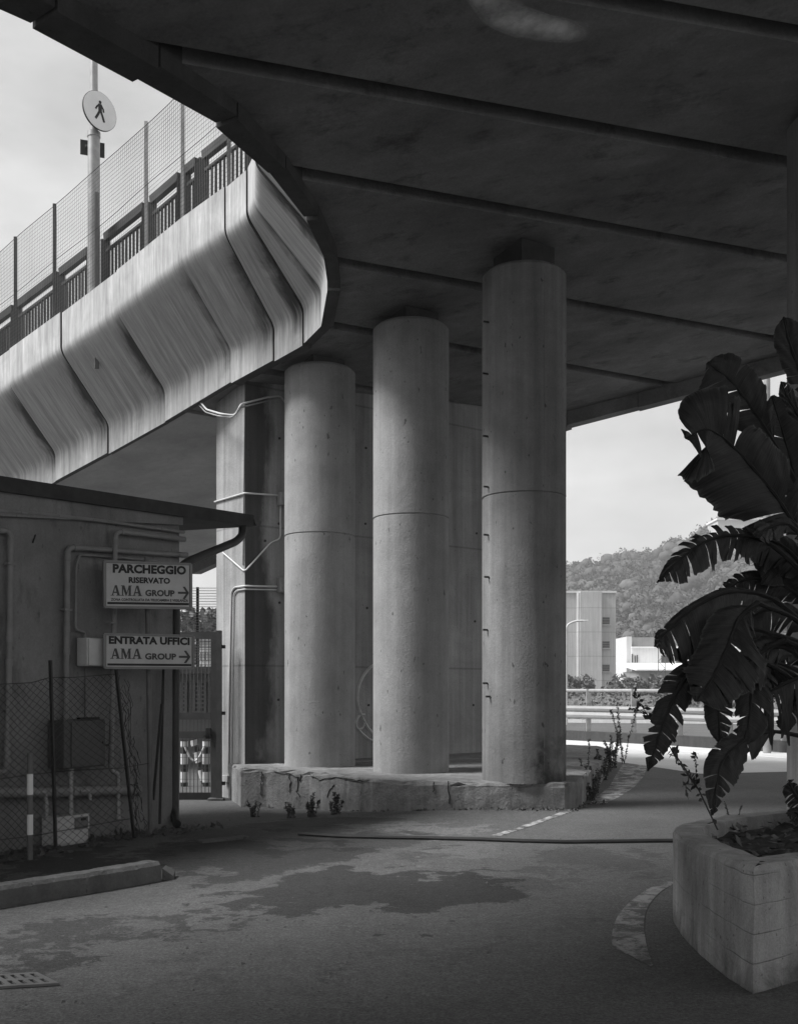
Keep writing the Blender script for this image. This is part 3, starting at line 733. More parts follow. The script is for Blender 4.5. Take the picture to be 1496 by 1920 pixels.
for p in (g0, g1):
    for k in range(gn):
        a = math.pi*k/(gn-1); q = p+HD*(.075*math.cos(a)+.04); gm.v.append((q.x, q.y, roofz(p.x, p.y)-.03-.08*math.sin(a)))
gm.f = [(k, k+1, gn+k+1, gn+k) for k in range(gn-1)]+[tuple(range(gn))]
obj('gutter', gm, M['pipe_dark'], ht)
dn = [U(455,985,14.1), U(455,1003,14.05), U(444,1015,13.9), U(355,1052,13.05), U(340,1062,12.98), U(331,1080,12.95), U(329,1300,12.95), U(327,1525,12.95), U(332,1545,12.75)]
obj('downpipe', MB().tube(bend(dn, .12, 5), .052, 14), M['pipe_dark'], ht, True)
# pipes on the hut wall
def wpipe(pts, r, label, name='wall_pipe', mat=None, o=None, rad=.09, extra=None, ends=()):
    o = o if o is not None else r+.03
    P = [hut_hit(x, y, o) for x, y in pts]
    t = thing(name, (P[0].x, P[0].y, min(p.z for p in P)), label, 'pipe', 'service pipes on the hut wall')
    obj('pipe_run', MB().tube(bend(P, rad, 6), r, 14), mat or M['pipe'], t, True)
    for i in range(1, len(P)-1):      # fittings at the elbows
        for q in (P[i-1], P[i+1]):
            v = (q-P[i]).normalized(); L_ = (q-P[i]).length
            if L_ > .25 and rad > .05: obj('socket', MB().tube([P[i]+v*rad*.95, P[i]+v*(rad*.95+.07)], r*1.22, 14), mat or M['pipe'], t, True)
    for (x, y) in (extra or ()):
        p = hut_hit(x, y, o); n3 = Vector((HN.x, HN.y, 0)); h3 = Vector((HD.x, HD.y, 0))
        obj('clamp', MB().box(p-n3*.0, h3*(r+.02), n3*(r+.005), (0,0,.010)), M['pipe'], t)
    for (x, y, dx, dy) in ends:
        p = hut_hit(x, y, o); q = hut_hit(x+dx, y+dy, o); obj('end_cap', MB().tube([p, q], r*1.2, 14), mat or M['pipe'], t, True)
    return t
wpipe([(-40,993),(21,995),(18,1220),(14,1448),(-30,1450)], .030, 'grey pipe turning down the hut wall at the left picture edge', extra=[(20,1057),(16,1330)])
wpipe([(124,1352),(125.5,1200),(127,1026),(348,1041)], .030, 'grey pipe rising from the dark cabinet and turning along the wall under the eaves', extra=[(125.5,1143)], ends=[(333,1040,17,1)])
wpipe([(208,1440),(213,1240),(217,996),(345,1011)], .028, 'grey pipe rising behind the signs and turning right below the eaves', extra=[(210,1168),(208,1397)], o=.10, ends=[(334,1010,12,1.5)])
wpipe([(-20,957),(60,962),(180,975),(345,998)], .020, 'cable conduit clipped along the top of the hut wall', 'conduit', extra=[(44,962),(115,968),(178,976),(256,985),(305,992)], rad=.03)
wpipe([(-20,925),(150,947),(345,975)], .006, 'thin wire strung below the roof edge', 'wire', M['dark'], rad=.01)
wpipe([(160,1195),(160,1186),(142,1180),(143,1060),(150,1040),(180,1042),(300,1052)], .013, 'thin conduit bending down to the pale wall box', 'conduit', rad=.04)
wpipe([(-30,1487),(120,1484),(258,1481)], .058, 'thick horizontal pipe low on the hut wall', 'main_pipe', o=.12, ends=[(245,1481.3,14,-.3)])
wpipe([(161,1252),(160,1350)], .010, 'thin conduit hanging from the pale wall box', 'conduit', M['steel'], rad=.02)
wpipe([(209,1440),(211,1447),(221,1450),(222,1470),(222,1535)], .024, 'short elbow pipe with open end hanging right of the meter', 'drop_pipe', M['galv'], o=.14, rad=.03, ends=[(222,1503,0,8),(222,1526,0,9)])
wpipe([(133.5,1441),(133.5,1490),(133.5,1530)], .026, 'short grey pipe dropping from cabinet to the meter', 'drop_pipe', M['galv'], o=.16, rad=.01, ends=[(133.5,1450,0,-9),(133.5,1513,0,10)])
wpipe([(70,1487),(84,1484),(87,1496),(88,1532)], .020, 'bent feed pipe with valve left of the meter', 'drop_pipe', M['galv'], o=.16, rad=.03, ends=[(87.5,1505,0,14)])
wpipe([(150,1484),(164,1482),(169,1490),(169,1500)], .022, 'stub elbow hanging below the thick low pipe', 'drop_pipe', M['galv'], o=.17, rad=.03)
def hbox(name, px0, py0, px1, py1, dep, mat, label, cat, parts):
    a, b, cc = hut_hit(px0, py1, .02), hut_hit(px1, py1, .02), hut_hit(px0, py0, .02)
    h3 = Vector((HD.x, HD.y, 0)); n3 = Vector((HN.x, HN.y, 0)); wd = (b-a).dot(h3)/2; hz = (cc.z-a.z)/2
    cen = Vector((a.x, a.y, a.z+hz))+h3*wd+n3*dep/2
    t = thing(name, (cen.x, cen.y, a.z), label, cat)
    obj('cabinet_body', MB().box(cen, h3*wd, n3*dep/2, (0,0,hz)), mat, t, bevel=.012)
    for (nm, u0, v0, u1, v1, th, mt) in parts:
        cc = cen+h3*wd*(u0+u1-1)+Vector((0,0,hz*(1-v0-v1)))+n3*(dep/2+th/2)
        obj(nm, MB().box(cc, h3*wd*(u1-u0), n3*(th/2+.002), (0,0,hz*(v1-v0))), mt, t, bevel=.004)
    return t
hbox('wall_box', 144, 1196, 199, 1249, .16, M['offw'], 'pale metal box with a lock on the hut wall beside the lower sign', 'electrical box', [('box_door',.03,.03,.97,.97,.012,M['offw']),('lock',.84,.45,.93,.6,.03,M['dark'])])
hbox('wall_cabinet', 90, 1350, 168, 1441, .24, M['cab'], 'dark metal cabinet on the hut wall behind the chain link', 'cabinet', [('cabinet_door',.16,.04,.98,.97,.012,M['cab']),('lock',.90,.47,.93,.52,.02,M['blk']),('hood',.30,-.05,.78,-.01,.05,M['blk'])])
gmt = hbox('gas_meter', 78, 1531, 142, 1588, .20, M['offw'], 'pale gas meter low on the hut wall with counter window', 'gas meter', [('meter_cover',.02,.0,.98,.50,.02,M['offw']),('counter',.53,.08,.92,.48,.03,M['boxg']),('window',.70,.12,.84,.20,.04,M['blk'])])
# loose wire stub on the wall
tag(obj('wire_stub', MB().tube([hut_hit(62,1018,.0), hut_hit(66,1006,.03), hut_hit(67,1003,.05)], .008, 6), M['blk']), 'short curled wire end sticking out of the hut wall', 'wire')

# ------------------------------------------------------------------ signs on their pole
def text_into(mb, body, frame, s0, s1, t0, t1, bold=.0, e=.004):
    cu = bpy.data.curves.new('lettering_curve', 'FONT'); cu.body = body; cu.offset = bold; cu.resolution_u = 3; cu.size = 1; cu.space_character = 1.02
    o = bpy.data.objects.new('lettering_curve', cu); me = bpy.data.meshes.new_from_object(o)
    vs = np.array([v.co[:] for v in me.vertices]); mn = vs.min(0); mxx = vs.max(0)
    O, EX, EZ, NN = frame
    P = [tuple(O+EX*(s0+(s1-s0)*(v[0]-mn[0])/(mxx[0]-mn[0]))+EZ*(t1+(t0-t1)*(v[1]-mn[1])/(mxx[1]-mn[1]))+NN*e) for v in vs]
    mb.add(P, [tuple(p.vertices) for p in me.polygons])
    bpy.data.objects.remove(o); bpy.data.meshes.remove(me); bpy.data.curves.remove(cu)
def quad_into(mb, frame, pts, e):
    O, EX, EZ, NN = frame; mb.add([O+EX*s+EZ*t+NN*e for s, t in pts], [tuple(range(len(pts)))])
def ama_into(mb, frame, s0, s1, t0, t1):
    wd = s1-s0; h = t1-t0
    X = lambda x: s0+wd*x; T = lambda y: t0+h*y
    def q(pts): quad_into(mb, frame, [(X(x), T(y)) for x, y in pts], .004+.0002*random.random())
    for a in (0.0, .68):
        q([(a+.035,1),(a+.075,1),(a+.165,0),(a+.135,0)]); q([(a+.13,0),(a+.20,0),(a+.295,1),(a+.215,1)])
        q([(a+.085,.62),(a+.225,.62),(a+.235,.74),(a+.07,.74)])
        q([(a,.94),(a+.11,.94),(a+.11,1.0),(a,1.0)]); q([(a+.18,.94),(a+.32,.94),(a+.32,1.0),(a+.18,1.0)])
    a = .325
    q([(a+.03,0),(a+.07,0),(a+.07,1),(a+.03,1)]); q([(a+.03,0),(a+.11,0),(a+.19,.72),(a+.165,1),(a+.15,1)]); q([(a+.25,0),(a+.285,0),(a+.175,1),(a+.155,1)])
    q([(a+.245,0),(a+.315,0),(a+.315,1),(a+.245,1)]); q([(a,.94),(a+.10,.94),(a+.10,1),(a,1)]); q([(a+.215,.94),(a+.345,.94),(a+.345,1),(a+.215,1)])
    q([(a,0),(a+.10,0),(a+.10,.06),(a,.06)]); q([(a+.24,0),(a+.345,0),(a+.345,.06),(a+.24,.06)])
def sign(tl, tr, bl, label, contents):
    A = U(*tl, 11.6); B = U(*tr, 12.06); Cc = U(*bl, 11.6); EX = B-A; EX.z = 0; EX = EX; EZ = Vector((0,0,Cc.z-A.z)); NN = EX.cross(Vector((0,0,-1))).normalized()
    if NN.y > 0: NN = -NN
    EX2 = B-A
    t = thing('information_sign', (A+EX2/2+EZ), label, 'sign', 'signs on the pole by the hut')
    fr = (A, EX2, EZ, NN); h = EX2.normalized()
    obj('sign_case', MB().box(A+EX2/2+EZ/2-NN*.055, EX2/2, NN*.05, EZ/2), M['signf'], t, bevel=.006)
    fb = MB(); 
    for (p0, p1) in (((0,0),(1,0)),((0,1),(1,1)),((0,0),(0,1)),((1,0),(1,1))):
        fb.beam(A+EX2*p0[0]+EZ*p0[1], A+EX2*p1[0]+EZ*p1[1], .026, .026, NN)
    obj('sign_frame', fb, M['signf'], t)
    fc = MB(); quad_into(fc, fr, [(.02,.03),(.02,.97),(.98,.97),(.98,.03)], .001); obj('sign_face', fc, M['signw'], t)
    kb, kg = MB(), MB()
    for (kind, *a) in contents:
        if kind == 'T': text_into(kb, a[0], fr, *a[1:5], bold=a[5])
        if kind == 'g': text_into(kg, a[0], fr, *a[1:5], bold=a[5])
        if kind == 'A': ama_into(kg, fr, *a)
        if kind == 'S': quad_into(kb, fr, [(a[0],a[2]),(a[0],a[3]),(a[1],a[3]),(a[1],a[2])], .004)
        if kind == 'arrow':
            s0, s1, tc_, hh_ = a; k = hh_*.17; md = s0+(s1-s0)*.42; tw = (s1-s0)*.22
            quad_into(kg, fr, [(s0,tc_-k),(s0,tc_+k),(s1-tw*.7,tc_+k),(s1-tw*.7,tc_-k)], .004)
            quad_into(kg, fr, [(md,tc_-hh_),(s1-tw,tc_),(s1,tc_),(md+tw,tc_-hh_)], .0044)
            quad_into(kg, fr, [(md,tc_+hh_),(md+tw,tc_+hh_),(s1,tc_),(s1-tw,tc_)], .0048)
    obj('black_lettering', kb, M['blk'], t); obj('grey_lettering', kg, M['grey'], t)
    return t
sign((196.7,1052.7), (358.5,1058), (198,1138.3), 'upper sign reading PARCHEGGIO RISERVATO with an arrow to the right', [
    ('T','PARCHEGGIO',.09,.94,.045,.245,.05), ('T','RISERVATO',.27,.75,.325,.46,.045), ('A',.066,.425,.515,.745), ('g','GROUP',.46,.805,.60,.745,.045),
    ('arrow',.843,.975,.655,.14), ('T','ZONA CONTROLLATA DA TELECAMERA E VIGILANZA',.07,.965,.80,.86,.035), ('S',.03,.975,.885,.935)])
sign((196.7,1189), (363,1192.4), (199,1252), 'lower sign reading ENTRATA UFFICI with an arrow to the right', [
    ('T','ENTRATA UFFICI',.045,.955,.05,.29,.05), ('A',.06,.41,.42,.73), ('g','GROUP',.445,.80,.55,.745,.045), ('arrow',.83,.965,.65,.19), ('S',.03,.975,.87,.935)])
pb = G(283, 1577, 0); dP = 11.98
tag(obj('sign_pole', MB().tube([U(283,1577,dP), U(279,1240,dP), U(275,1044,dP)], .028, 14), M['steel'], None, True), 'slim grey pole carrying the two arrow signs', 'pole')

# ------------------------------------------------------------------ chain-link fence, rods, striped post
cf = thing('chain_link_fence', G(180, 1590), 'sagging chain link fence on leaning dark rods before the hut', 'fence')
def cfp(px, py): return hut_hit(px, py, .42)
obj('fence_rod', MB().beam(cfp(95,1238), cfp(105,1588), .035, .02), M['dark'], cf)
obj('fence_rod', MB().beam(cfp(218,1255), cfp(252,1572), .035, .02), M['dark'], cf)
cl = MB(); rnd = random.Random(5)
def cl_pt(i, j):      # i along (px), j down 0..1
    px = -30+i; top = np.interp(px, [-30,0,50,95,150,215,260], [1284,1282,1282,1270,1272,1264,1262]); bot = np.interp(px, [-30,0,100,250,270], [1608,1600,1592,1572,1568])
    lean = np.interp(px, [95,218,240], [.0,20,30]) if px > 95 else 0
    return cfp(px+lean*j+2.0*math.sin(j*9+px*.05), top+(bot-top)*j)
for k in range(-21, 20):
    for sg in (1, -1):
        pts = []
        for q in range(0, 23):
            j = q/22; i = k*14.6+(sg*j*320 if sg > 0 else 320*(1-j)) + (rnd.uniform(-1.2,1.2))
            if 0 <= i <= 252: pts.append(cl_pt(i, j))
        if len(pts) > 1: cl.tube(pts, .0028, 3, False)
obj('chain_link', cl, M['dark'], cf)
tw = MB().tube([cfp(x, y) for x, y in ((-30,1284),(20,1282),(60,1280),(95,1270),(140,1270),(215,1264))], .004, 4)
tw.tube([cfp(x, y) for x, y in ((-30,1465),(60,1452),(130,1445),(230,1440),(285,1430))], .004, 4); tw.tube([cfp(x, y) for x, y in ((-30,1578),(60,1568),(170,1548),(245,1535))], .004, 4)
obj('tension_wire', tw, M['dark'], cf)
rb = MB()
for k in range(85):       # the gathered roll of netting at the right end
    a = rnd.random(); y0 = 1265+rnd.random()*270; x0 = np.interp(y0, [1260,1400,1560], [228,246,262])+rnd.uniform(-9, 11)
    p = cfp(x0, y0); q = cfp(x0+rnd.uniform(-9,9), y0+rnd.uniform(8,22)); r_ = q+Vector((rnd.uniform(-.05,.05), rnd.uniform(-.05,.05), -.06))
    rb.tube([p, q, r_], .0035, 3, False)
obj('netting_roll', rb, M['dark'], cf)
rd1 = tag(obj('steel_rod', MB().beam(hut_hit(307,1255,.06), hut_hit(300,1545,.18), .03, .03), M['dark']), 'upright dark rod leaning on the hut wall right of the sign pole', 'rod', 'rods leaning on the hut')
rd2 = tag(obj('steel_rod', MB().beam(hut_hit(304,1320,.09), hut_hit(288,1500,.22), .028, .028), M['dark']), 'shorter slanting rod crossing the upright rod by the hut', 'rod', 'rods leaning on the hut')
sp = G(57, 1612); st = thing('striped_post', (sp.x, sp.y, 0), 'dark post with two white bands before the chain link', 'post')
zz = lambda y: EYE+(HZ-y)/F*sp.y
obj('post_shaft', MB().tube([(sp.x, sp.y, -.05), (sp.x, sp.y, zz(1412))], .027, 14), M['steel'], st, True)
for y0, y1 in ((1490,1451),(1565,1527)): obj('white_band', MB().tube([(sp.x, sp.y, zz(y0)), (sp.x, sp.y, zz(y1))], .029, 14), M['white'], st, True)

# ------------------------------------------------------------------ kerb block, drain grate, hose
def kerb_block(P, w_, h, label):
    mb = MB(); n = len(P); rnd = random.Random(9); ring = [(0,-.05),(0,h*.55),(.012,h-.03),(.04,h),(w_-.03,h),(w_,h-.03),(w_,-.05)]
    for i, p in enumerate(P):
        t = P[min(i+1, n-1)]-P[max(i-1, 0)]; nn = Vector((-t.y, t.x, 0)).normalized()
        for (o, z) in ring:
            q = p+nn*(o+rnd.uniform(-.003,.003)); mb.v.append((q.x, q.y, z+(rnd.uniform(-.004,.003) if z > 0 else 0)))
    k = len(ring)
    for i in range(n-1):
        for j in range(k): mb.f.append((i*k+j, i*k+(j+1) % k, (i+1)*k+(j+1) % k, (i+1)*k+j))
    mb.f.append(tuple(reversed(range(k)))); mb.f.append(tuple((n-1)*k+j for j in range(k)))
    return tag(obj('kerb_block', mb, M['kerb']), label, 'kerb')
a, b = G(-120,1726), G(303,1652); KP = [a.lerp(b, i/40)+Vector((0,0.02*math.sin(i*.16),0)) for i in range(41)]
kerb_block(KP, .2, .165, 'long worn concrete kerb block lying before the hut')
pc = G(312, 1648); mb = MB(); mb.prism([(pc.x-.02, pc.y-.06), (pc.x+.07, pc.y-.03), (pc.x+.05, pc.y+.14), (pc.x-.03, pc.y+.12)], -.02, lambda x, y: .10-1.0*max(0, x-pc.x))
tag(obj('concrete_lump', mb, M['kerb']), 'broken concrete lump at the end of the kerb block', 'rubble')
# grate
gA, gB, gC, gD = G(-40,1858), G(112,1849), G(70,1828), G(-60,1836)
gt = thing('drain_grate', ((gA+gC)/2), 'rectangular slotted iron drain grate set in the asphalt', 'drain grate')
fr_ = MB(); 
def gq(u, v, z): p = gA.lerp(gB, u).lerp(gD.lerp(gC, u), v); return Vector((p.x, p.y, z))
us = [0,.08]+[.08+.84*k/12 for k in range(1, 12)]+[.92,1]; vs_ = [0,.12,.42,.58,.88,1]
for i in range(len(us)-1):
    for j in range(len(vs_)-1):
        hole = (0 < i < len(us)-2) and (i % 2 == 0) and j in (1, 3)
        if hole: continue
        p = [gq(us[i], vs_[j], .004), gq(us[i+1], vs_[j], .004), gq(us[i+1], vs_[j+1], .004), gq(us[i], vs_[j+1], .004)]
        fr_.hexa(p+[q+Vector((0,0,.014)) for q in p])
obj('grate_plate', fr_, plain('cast_iron', .11, .6), gt); pit = MB(); pit.add([gq(.03,.05,.007), gq(.97,.05,.007), gq(.97,.95,.007), gq(.03,.95,.007)], [(0,1,2,3)]); obj('drain_pit', pit, M['blk'], gt)
hs = [G(x, y) for x, y in ((560,1566),(640,1571),(720,1573),(800,1574.5),(900,1577),(980,1580),(1060,1582),(1140,1581),(1200,1580),(1262,1579.5))]
tag(obj('hose', MB().tube([Vector((p.x, p.y, ground_z(p.x, p.y)+.02)) for p in hs], .022, 8), M['pipe_dark'], None, True), 'black hose lying straight across the asphalt to the planter', 'hose')
hs = [G(x, y) for x, y in ((700,1569),(800,1570),(900,1573.5),(980,1576.5),(1060,1578),(1140,1577),(1200,1576),(1262,1575.5))]
tag(obj('cable', MB().tube([Vector((p.x, p.y, ground_z(p.x, p.y)+.012)) for p in hs], .012, 8), M['steel'], None, True), 'thinner grey cable lying beside the black hose', 'cable')
tag(obj('plank', MB().beam(Vector((*G(375,1580).xy, .0)), Vector((*G(462,1571).xy, -.0)), .12, .05), M['kerb']), 'short flat concrete strip lying on the asphalt by the hut', 'rubble')

# ================================================================== gate and what lies behind it
GD = 18.15; gz = lambda y: EYE+(HZ-y)/F*GD; gxx = lambda x: (x-CX)/F*GD
gate = thing('gate', (gxx(372), GD, gz(1503)), 'tall grey steel gate with barred panels between hut and wall', 'gate')
M['gate'] = plain('gate_paint', .06, .5, var=.25)
def gbar(x0, y0, x1, y1, nm, dep=.05, mat='gate', o=0.):
    x0, x1 = gxx(x0), gxx(x1); z0, z1 = gz(y1), gz(y0)
    return obj(nm, MB().box(((x0+x1)/2, GD+o, (z0+z1)/2), ((x1-x0)/2,0,0), (0,dep/2,0), (0,0,(z1-z0)/2)), M[mat], gate)
gbar(300,1185,408,1198,'frame_rail'); gbar(396,1198.2,408,1503,'frame_stile'); gbar(300,1336,395.8,1349,'frame_rail'); gbar(300,1371,395.8,1384,'frame_rail'); gbar(300,1486,395.8,1499,'frame_rail', .05, 'dark')
gbar(300,1198.2,306,1485.8,'frame_stile')
gm = MB()
for k in range(13):
    x = 308+7.0*k; gm.beam((gxx(x), GD, gz(1486)), (gxx(x), GD, gz(1198)), .012, .012)
for y in list(range(1214, 1336, 16))+[1400,1420,1440,1461]:
    gm.beam((gxx(306), GD, gz(y)), (gxx(396), GD, gz(y)), .007, .007)
obj('grille', gm, M['steel'], gate)
lk = MB().box((gxx(392), GD-.05, gz(1375)), (.04,0,0), (0,.03,0), (0,0,.09)); lk.beam((gxx(384), GD-.08, gz(1380)), (gxx(394), GD-.08, gz(1378)), .02, .02); obj('lock', lk, M['blk'], gate)
gp = thing('gate_post', (gxx(413), GD-.1, gz(1508)), 'square grey gate post with hinge pins fixed to the wall end', 'post')
obj('post_shaft', MB().box((gxx(413), GD-.1, (gz(1508)+gz(1183))/2), (.045,0,0), (0,.045,0), (0,0,(gz(1183)-gz(1508))/2)), M['gate'], gp)
obj('foot_block', MB().box((gxx(408), GD-.12, gz(1503)), (.13,0,0), (0,.09,0), (0,0,.07)), M['kerb'], gp)
for y in (1213, 1337, 1468): obj('hinge', MB().box((gxx(420), GD-.08, gz(y)), (.035,0,0), (0,.05,0), (0,0,.028)), M['blk'], gp)
# striped barrier posts
bp0 = None
for i, (x, y0, lab, tilt) in enumerate(((346,1413,'left banded barrier post seen through the gate',0),(387,1413,'right banded barrier post seen through the gate',0),(363,1410,'leaning banded barrier post between the two upright ones',8))):
    dB = 20.6; bx0 = (x-CX)/F*dB; zb = -.28; h = .92
    t = thing('barrier_post', (bx0, dB+(.5 if tilt else 0), zb), lab, 'post', 'banded posts behind the gate')
    top = Vector((bx0+(.1 if tilt else 0)*-1, dB+(.5 if tilt else 0), zb+h)); bot = Vector((bx0+(.14 if tilt else 0), dB+(.5 if tilt else 0), zb))
    obj('post_shaft', MB().tube([bot, top], .07, 12), M['dark'], t, True)
    for u in (.12,.5,.86): obj('white_band', MB().tube([bot.lerp(top, u), bot.lerp(top, u+.22 if u < .8 else .98)], .073, 12), M['offw'], t, True)
pa, pb_ = Vector(((348-CX)/F*20.6, 20.5, .55)), Vector(((386-CX)/F*20.6, 20.5, .55))
tag(obj('barrier_chain', MB().tube([pa.lerp(pb_, t)+Vector((0,0,-.30*math.sin(math.pi*t))) for t in np.linspace(0,1,12)], .022, 6), M['offw']), 'white chain sagging between the banded posts', 'chain')
# louvred shed, pale house, mesh fence, trees beyond the gate
def facade(name, x0, x1, d, ytop, ybot, mat, label, cat, wins, winmat, depth=6, slats=0, roof=None):
    X0, X1 = (x0-CX)/F*d, (x1-CX)/F*d; z = lambda y: EYE+(HZ-y)/F*d
    zb = z(ybot) if ybot else -.4
    t = thing(name, ((X0+X1)/2, d, zb), label, cat)
    obj('wall', MB().box(((X0+X1)/2, d+depth/2, (zb+z(ytop))/2), ((X1-X0)/2,0,0), (0,depth/2,0), (0,0,(z(ytop)-zb)/2)), mat, t)
    for (a, b, c_, e) in wins:
        A, B = (a-CX)/F*d, (b-CX)/F*d
        f = obj('window', MB().box(((A+B)/2, d-.02, (z(c_)+z(e))/2), ((B-A)/2,0,0), (0,.04,0), (0,0,(z(c_)-z(e))/2)), winmat, t)
        fm = MB(); k = max(2, slats)
        for q in range(k+1):
            zq = z(e)+(z(c_)-z(e))*q/k; fm.box(((A+B)/2, d-.08, zq), ((B-A)/2+.03,0,0), (0,.03,0), (0,0,.02))
        for q in (A, B, (A+B)/2): fm.box((q, d-.09, (z(c_)+z(e))/2), (.025,0,0), (0,.025,0), (0,0,(z(c_)-z(e))/2))
        obj('frame', fm, mat, f)
    if roof: obj('roof', MB().box(((X0+X1)/2, d+depth/2-.2, z(ytop)+.08), ((X1-X0)/2+.25,0,0), (0,depth/2+.3,0), (0,0,.085)), roof, t)
    return t
facade('shed', 300, 402, 27, 1263, None, M['boxg'], 'grey shed with louvred shutters seen through the gate', 'shed', [(332,350,1279,1334),(366,386,1279,1334)], M['dkwin'], 3, 7, M['steel'])
facade('house', 372, 420, 60, 1202, None, M['facade'], 'pale house with small windows far behind the gate', 'house', [(376,382,1222,1238),(386,392,1222,1238),(376,382,1246,1260),(386,392,1246,1260)], M['dkwin'], 8, 2, M['brickg'])
mf = thing('mesh_fence', ((371-CX)/F*30, 30, 0), 'wide wire panel fence on a dark post beyond the gate', 'fence')
fz = lambda y: EYE+(HZ-y)/F*30; fx = lambda x: (x-CX)/F*30
obj('fence_post', MB().beam((fx(371),30,-.2), (fx(371),30,fz(1101)), .07, .07), M['dark'], mf)
obj('fence_post', MB().beam((fx(270),30,-.2), (fx(270),30,fz(1101)), .07, .07), M['dark'], mf)
mm = MB()
for k in range(28): mm.tube([(fx(260),29.95,fz(1103+k*5)), (fx(425),29.95,fz(1103+k*5))], .008, 4)
for k in range(15): mm.tube([(fx(265+k*11),29.95,fz(1168)), (fx(265+k*11),29.95,-.1)], .008, 4)
obj('wire_mesh', mm, M['galv'], mf)

# ------------------------------------------------------------------ foliage
def leaf_cloud(n, size, rs, fn, flat=.0):
    """n quads; fn(rs,n)-> positions array"""
    P = fn(rs, n); A = rs.normal(size=(n,3)); A /= np.linalg.norm(A, axis=1)[:,None]; B = rs.normal(size=(n,3)); B -= (B*A).sum(1)[:,None]*A; B /= np.linalg.norm(B, axis=1)[:,None]
    sz = size*rs.uniform(.5, 1.3, size=(n,1)); A = A*sz; B = B*sz*.62
    V = np.stack([P-A, P+B*.9, P+A, P-B*.9], 1).reshape(-1,3); Fc = np.arange(4*n).reshape(-1,4)
    return V, Fc
def crown_pos(c, r, clumps, rs):
    cc = rs.normal(size=(clumps,3)); cc /= np.linalg.norm(cc, axis=1)[:,None]; cc *= rs.uniform(.35, .95, size=(clumps,1)); cr = rs.uniform(.22, .42, size=clumps)
    def fn(rs, n):
        k = rs.integers(0, clumps, n); q = rs.normal(size=(n,3)); q /= np.linalg.norm(q, axis=1)[:,None]; q *= rs.uniform(.3, 1, size=(n,1))**.5
        return np.array(c)+(cc[k]+q*cr[k][:,None])*np.array(r)
    return fn
def from_arrays(V, Fc):
    mb = MB(); mb.v = V.tolist(); mb.f = [tuple(f) for f in Fc.tolist()]; return mb
rs = np.random.default_rng(4)
def tree(x, y, z, h, rad, label, cat='tree', mat='bush', n=900, size=.28, trunk=True, name='tree', group=None):
    t = thing(name, (x, y, z), label, cat, group)
    V, Fc = leaf_cloud(n, size, rs, crown_pos((x, y, z+h*(.62 if trunk else .5)), (rad, rad, h*(.42 if trunk else .5)), 16, rs))
    obj('crown', from_arrays(V, Fc), M[mat], t)
    tk = MB().tube([(x,y,z-.2),(x+.05*h*.1,y,z+h*.35),(x,y,z+h*.75)], [.035*h,.024*h,.008*h], 8)
    for k in range(5):
        a = k*1.3; p = Vector((x,y,z+h*(.3+.08*k))); tk.tube([p, p+Vector((math.cos(a)*rad*.6, math.sin(a)*rad*.6, h*.2))], [.014*h,.004*h], 5)
    obj('trunk', tk, M['bark'], t)
    return t
for i, (px, py, d, rad, lab) in enumerate(((352,1150,70,1.5,'leftmost leafy tree top behind the wire panel fence'),(378,1128,72,1.6,'tallest leafy tree top behind the wire panel fence'),(402,1134,74,1.5,'rightmost leafy tree top behind the wire panel fence'))):
    h = EYE+(HZ-py)/F*d; tree((px-CX)/F*d, d, 0, h, rad, lab, group='trees behind the gate')
def leafy(mb_l, mb_s, pts, r0, nleaf, size, rnd, spread=1.0):
    pts = [Vector(p) for p in pts]; mb_s.tube(pts, [r0*(1-.8*i/(len(pts)-1)) for i in range(len(pts))], 5)
    for k in range(nleaf):
        t = rnd.random()**.8*(len(pts)-1); i = min(int(t), len(pts)-2); p = pts[i].lerp(pts[i+1], t-i)
        d = Vector((rnd.gauss(0,1), rnd.gauss(0,1), rnd.gauss(.2,.8))).normalized(); s = size*rnd.uniform(.6,1.3); q = d.cross(Vector((rnd.gauss(0,1), rnd.gauss(0,1), rnd.gauss(0,1)))).normalized()*s*.3
        st_ = p+d*s*.3*spread
        mb_l.add([p, st_+q+d*s*.25, p+d*s*1.1*spread, st_-q+d*s*.25], [(0,1,2,3)])
def weed(x, y, z, h, nst, nleaf, size, seed, label, lean=.25, group=None, mat='weed'):
    rnd = random.Random(seed); t = thing('weed', (x, y, z), label, 'weed', group); l, s = MB(), MB()
    for k in range(nst):
        a = rnd.uniform(0, 6.28); hh = h*rnd.uniform(.55, 1.0) if k else h; e = Vector((math.cos(a), math.sin(a), 0))*lean*hh
        b = Vector((x+rnd.uniform(-.06,.06), y+rnd.uniform(-.06,.06), z-.03))
        leafy(l, s, [b, b+e*.3+Vector((0,0,hh*.4)), b+e*.7+Vector((0,0,hh*.75)), b+e+Vector((0,0,hh))], .005+.002*h, int(nleaf*2.8), size*.48, rnd)
    obj('leaves', l, M[mat], t); obj('stems', s, M['stem'], t); return t
WG = 'weeds round the plinth'
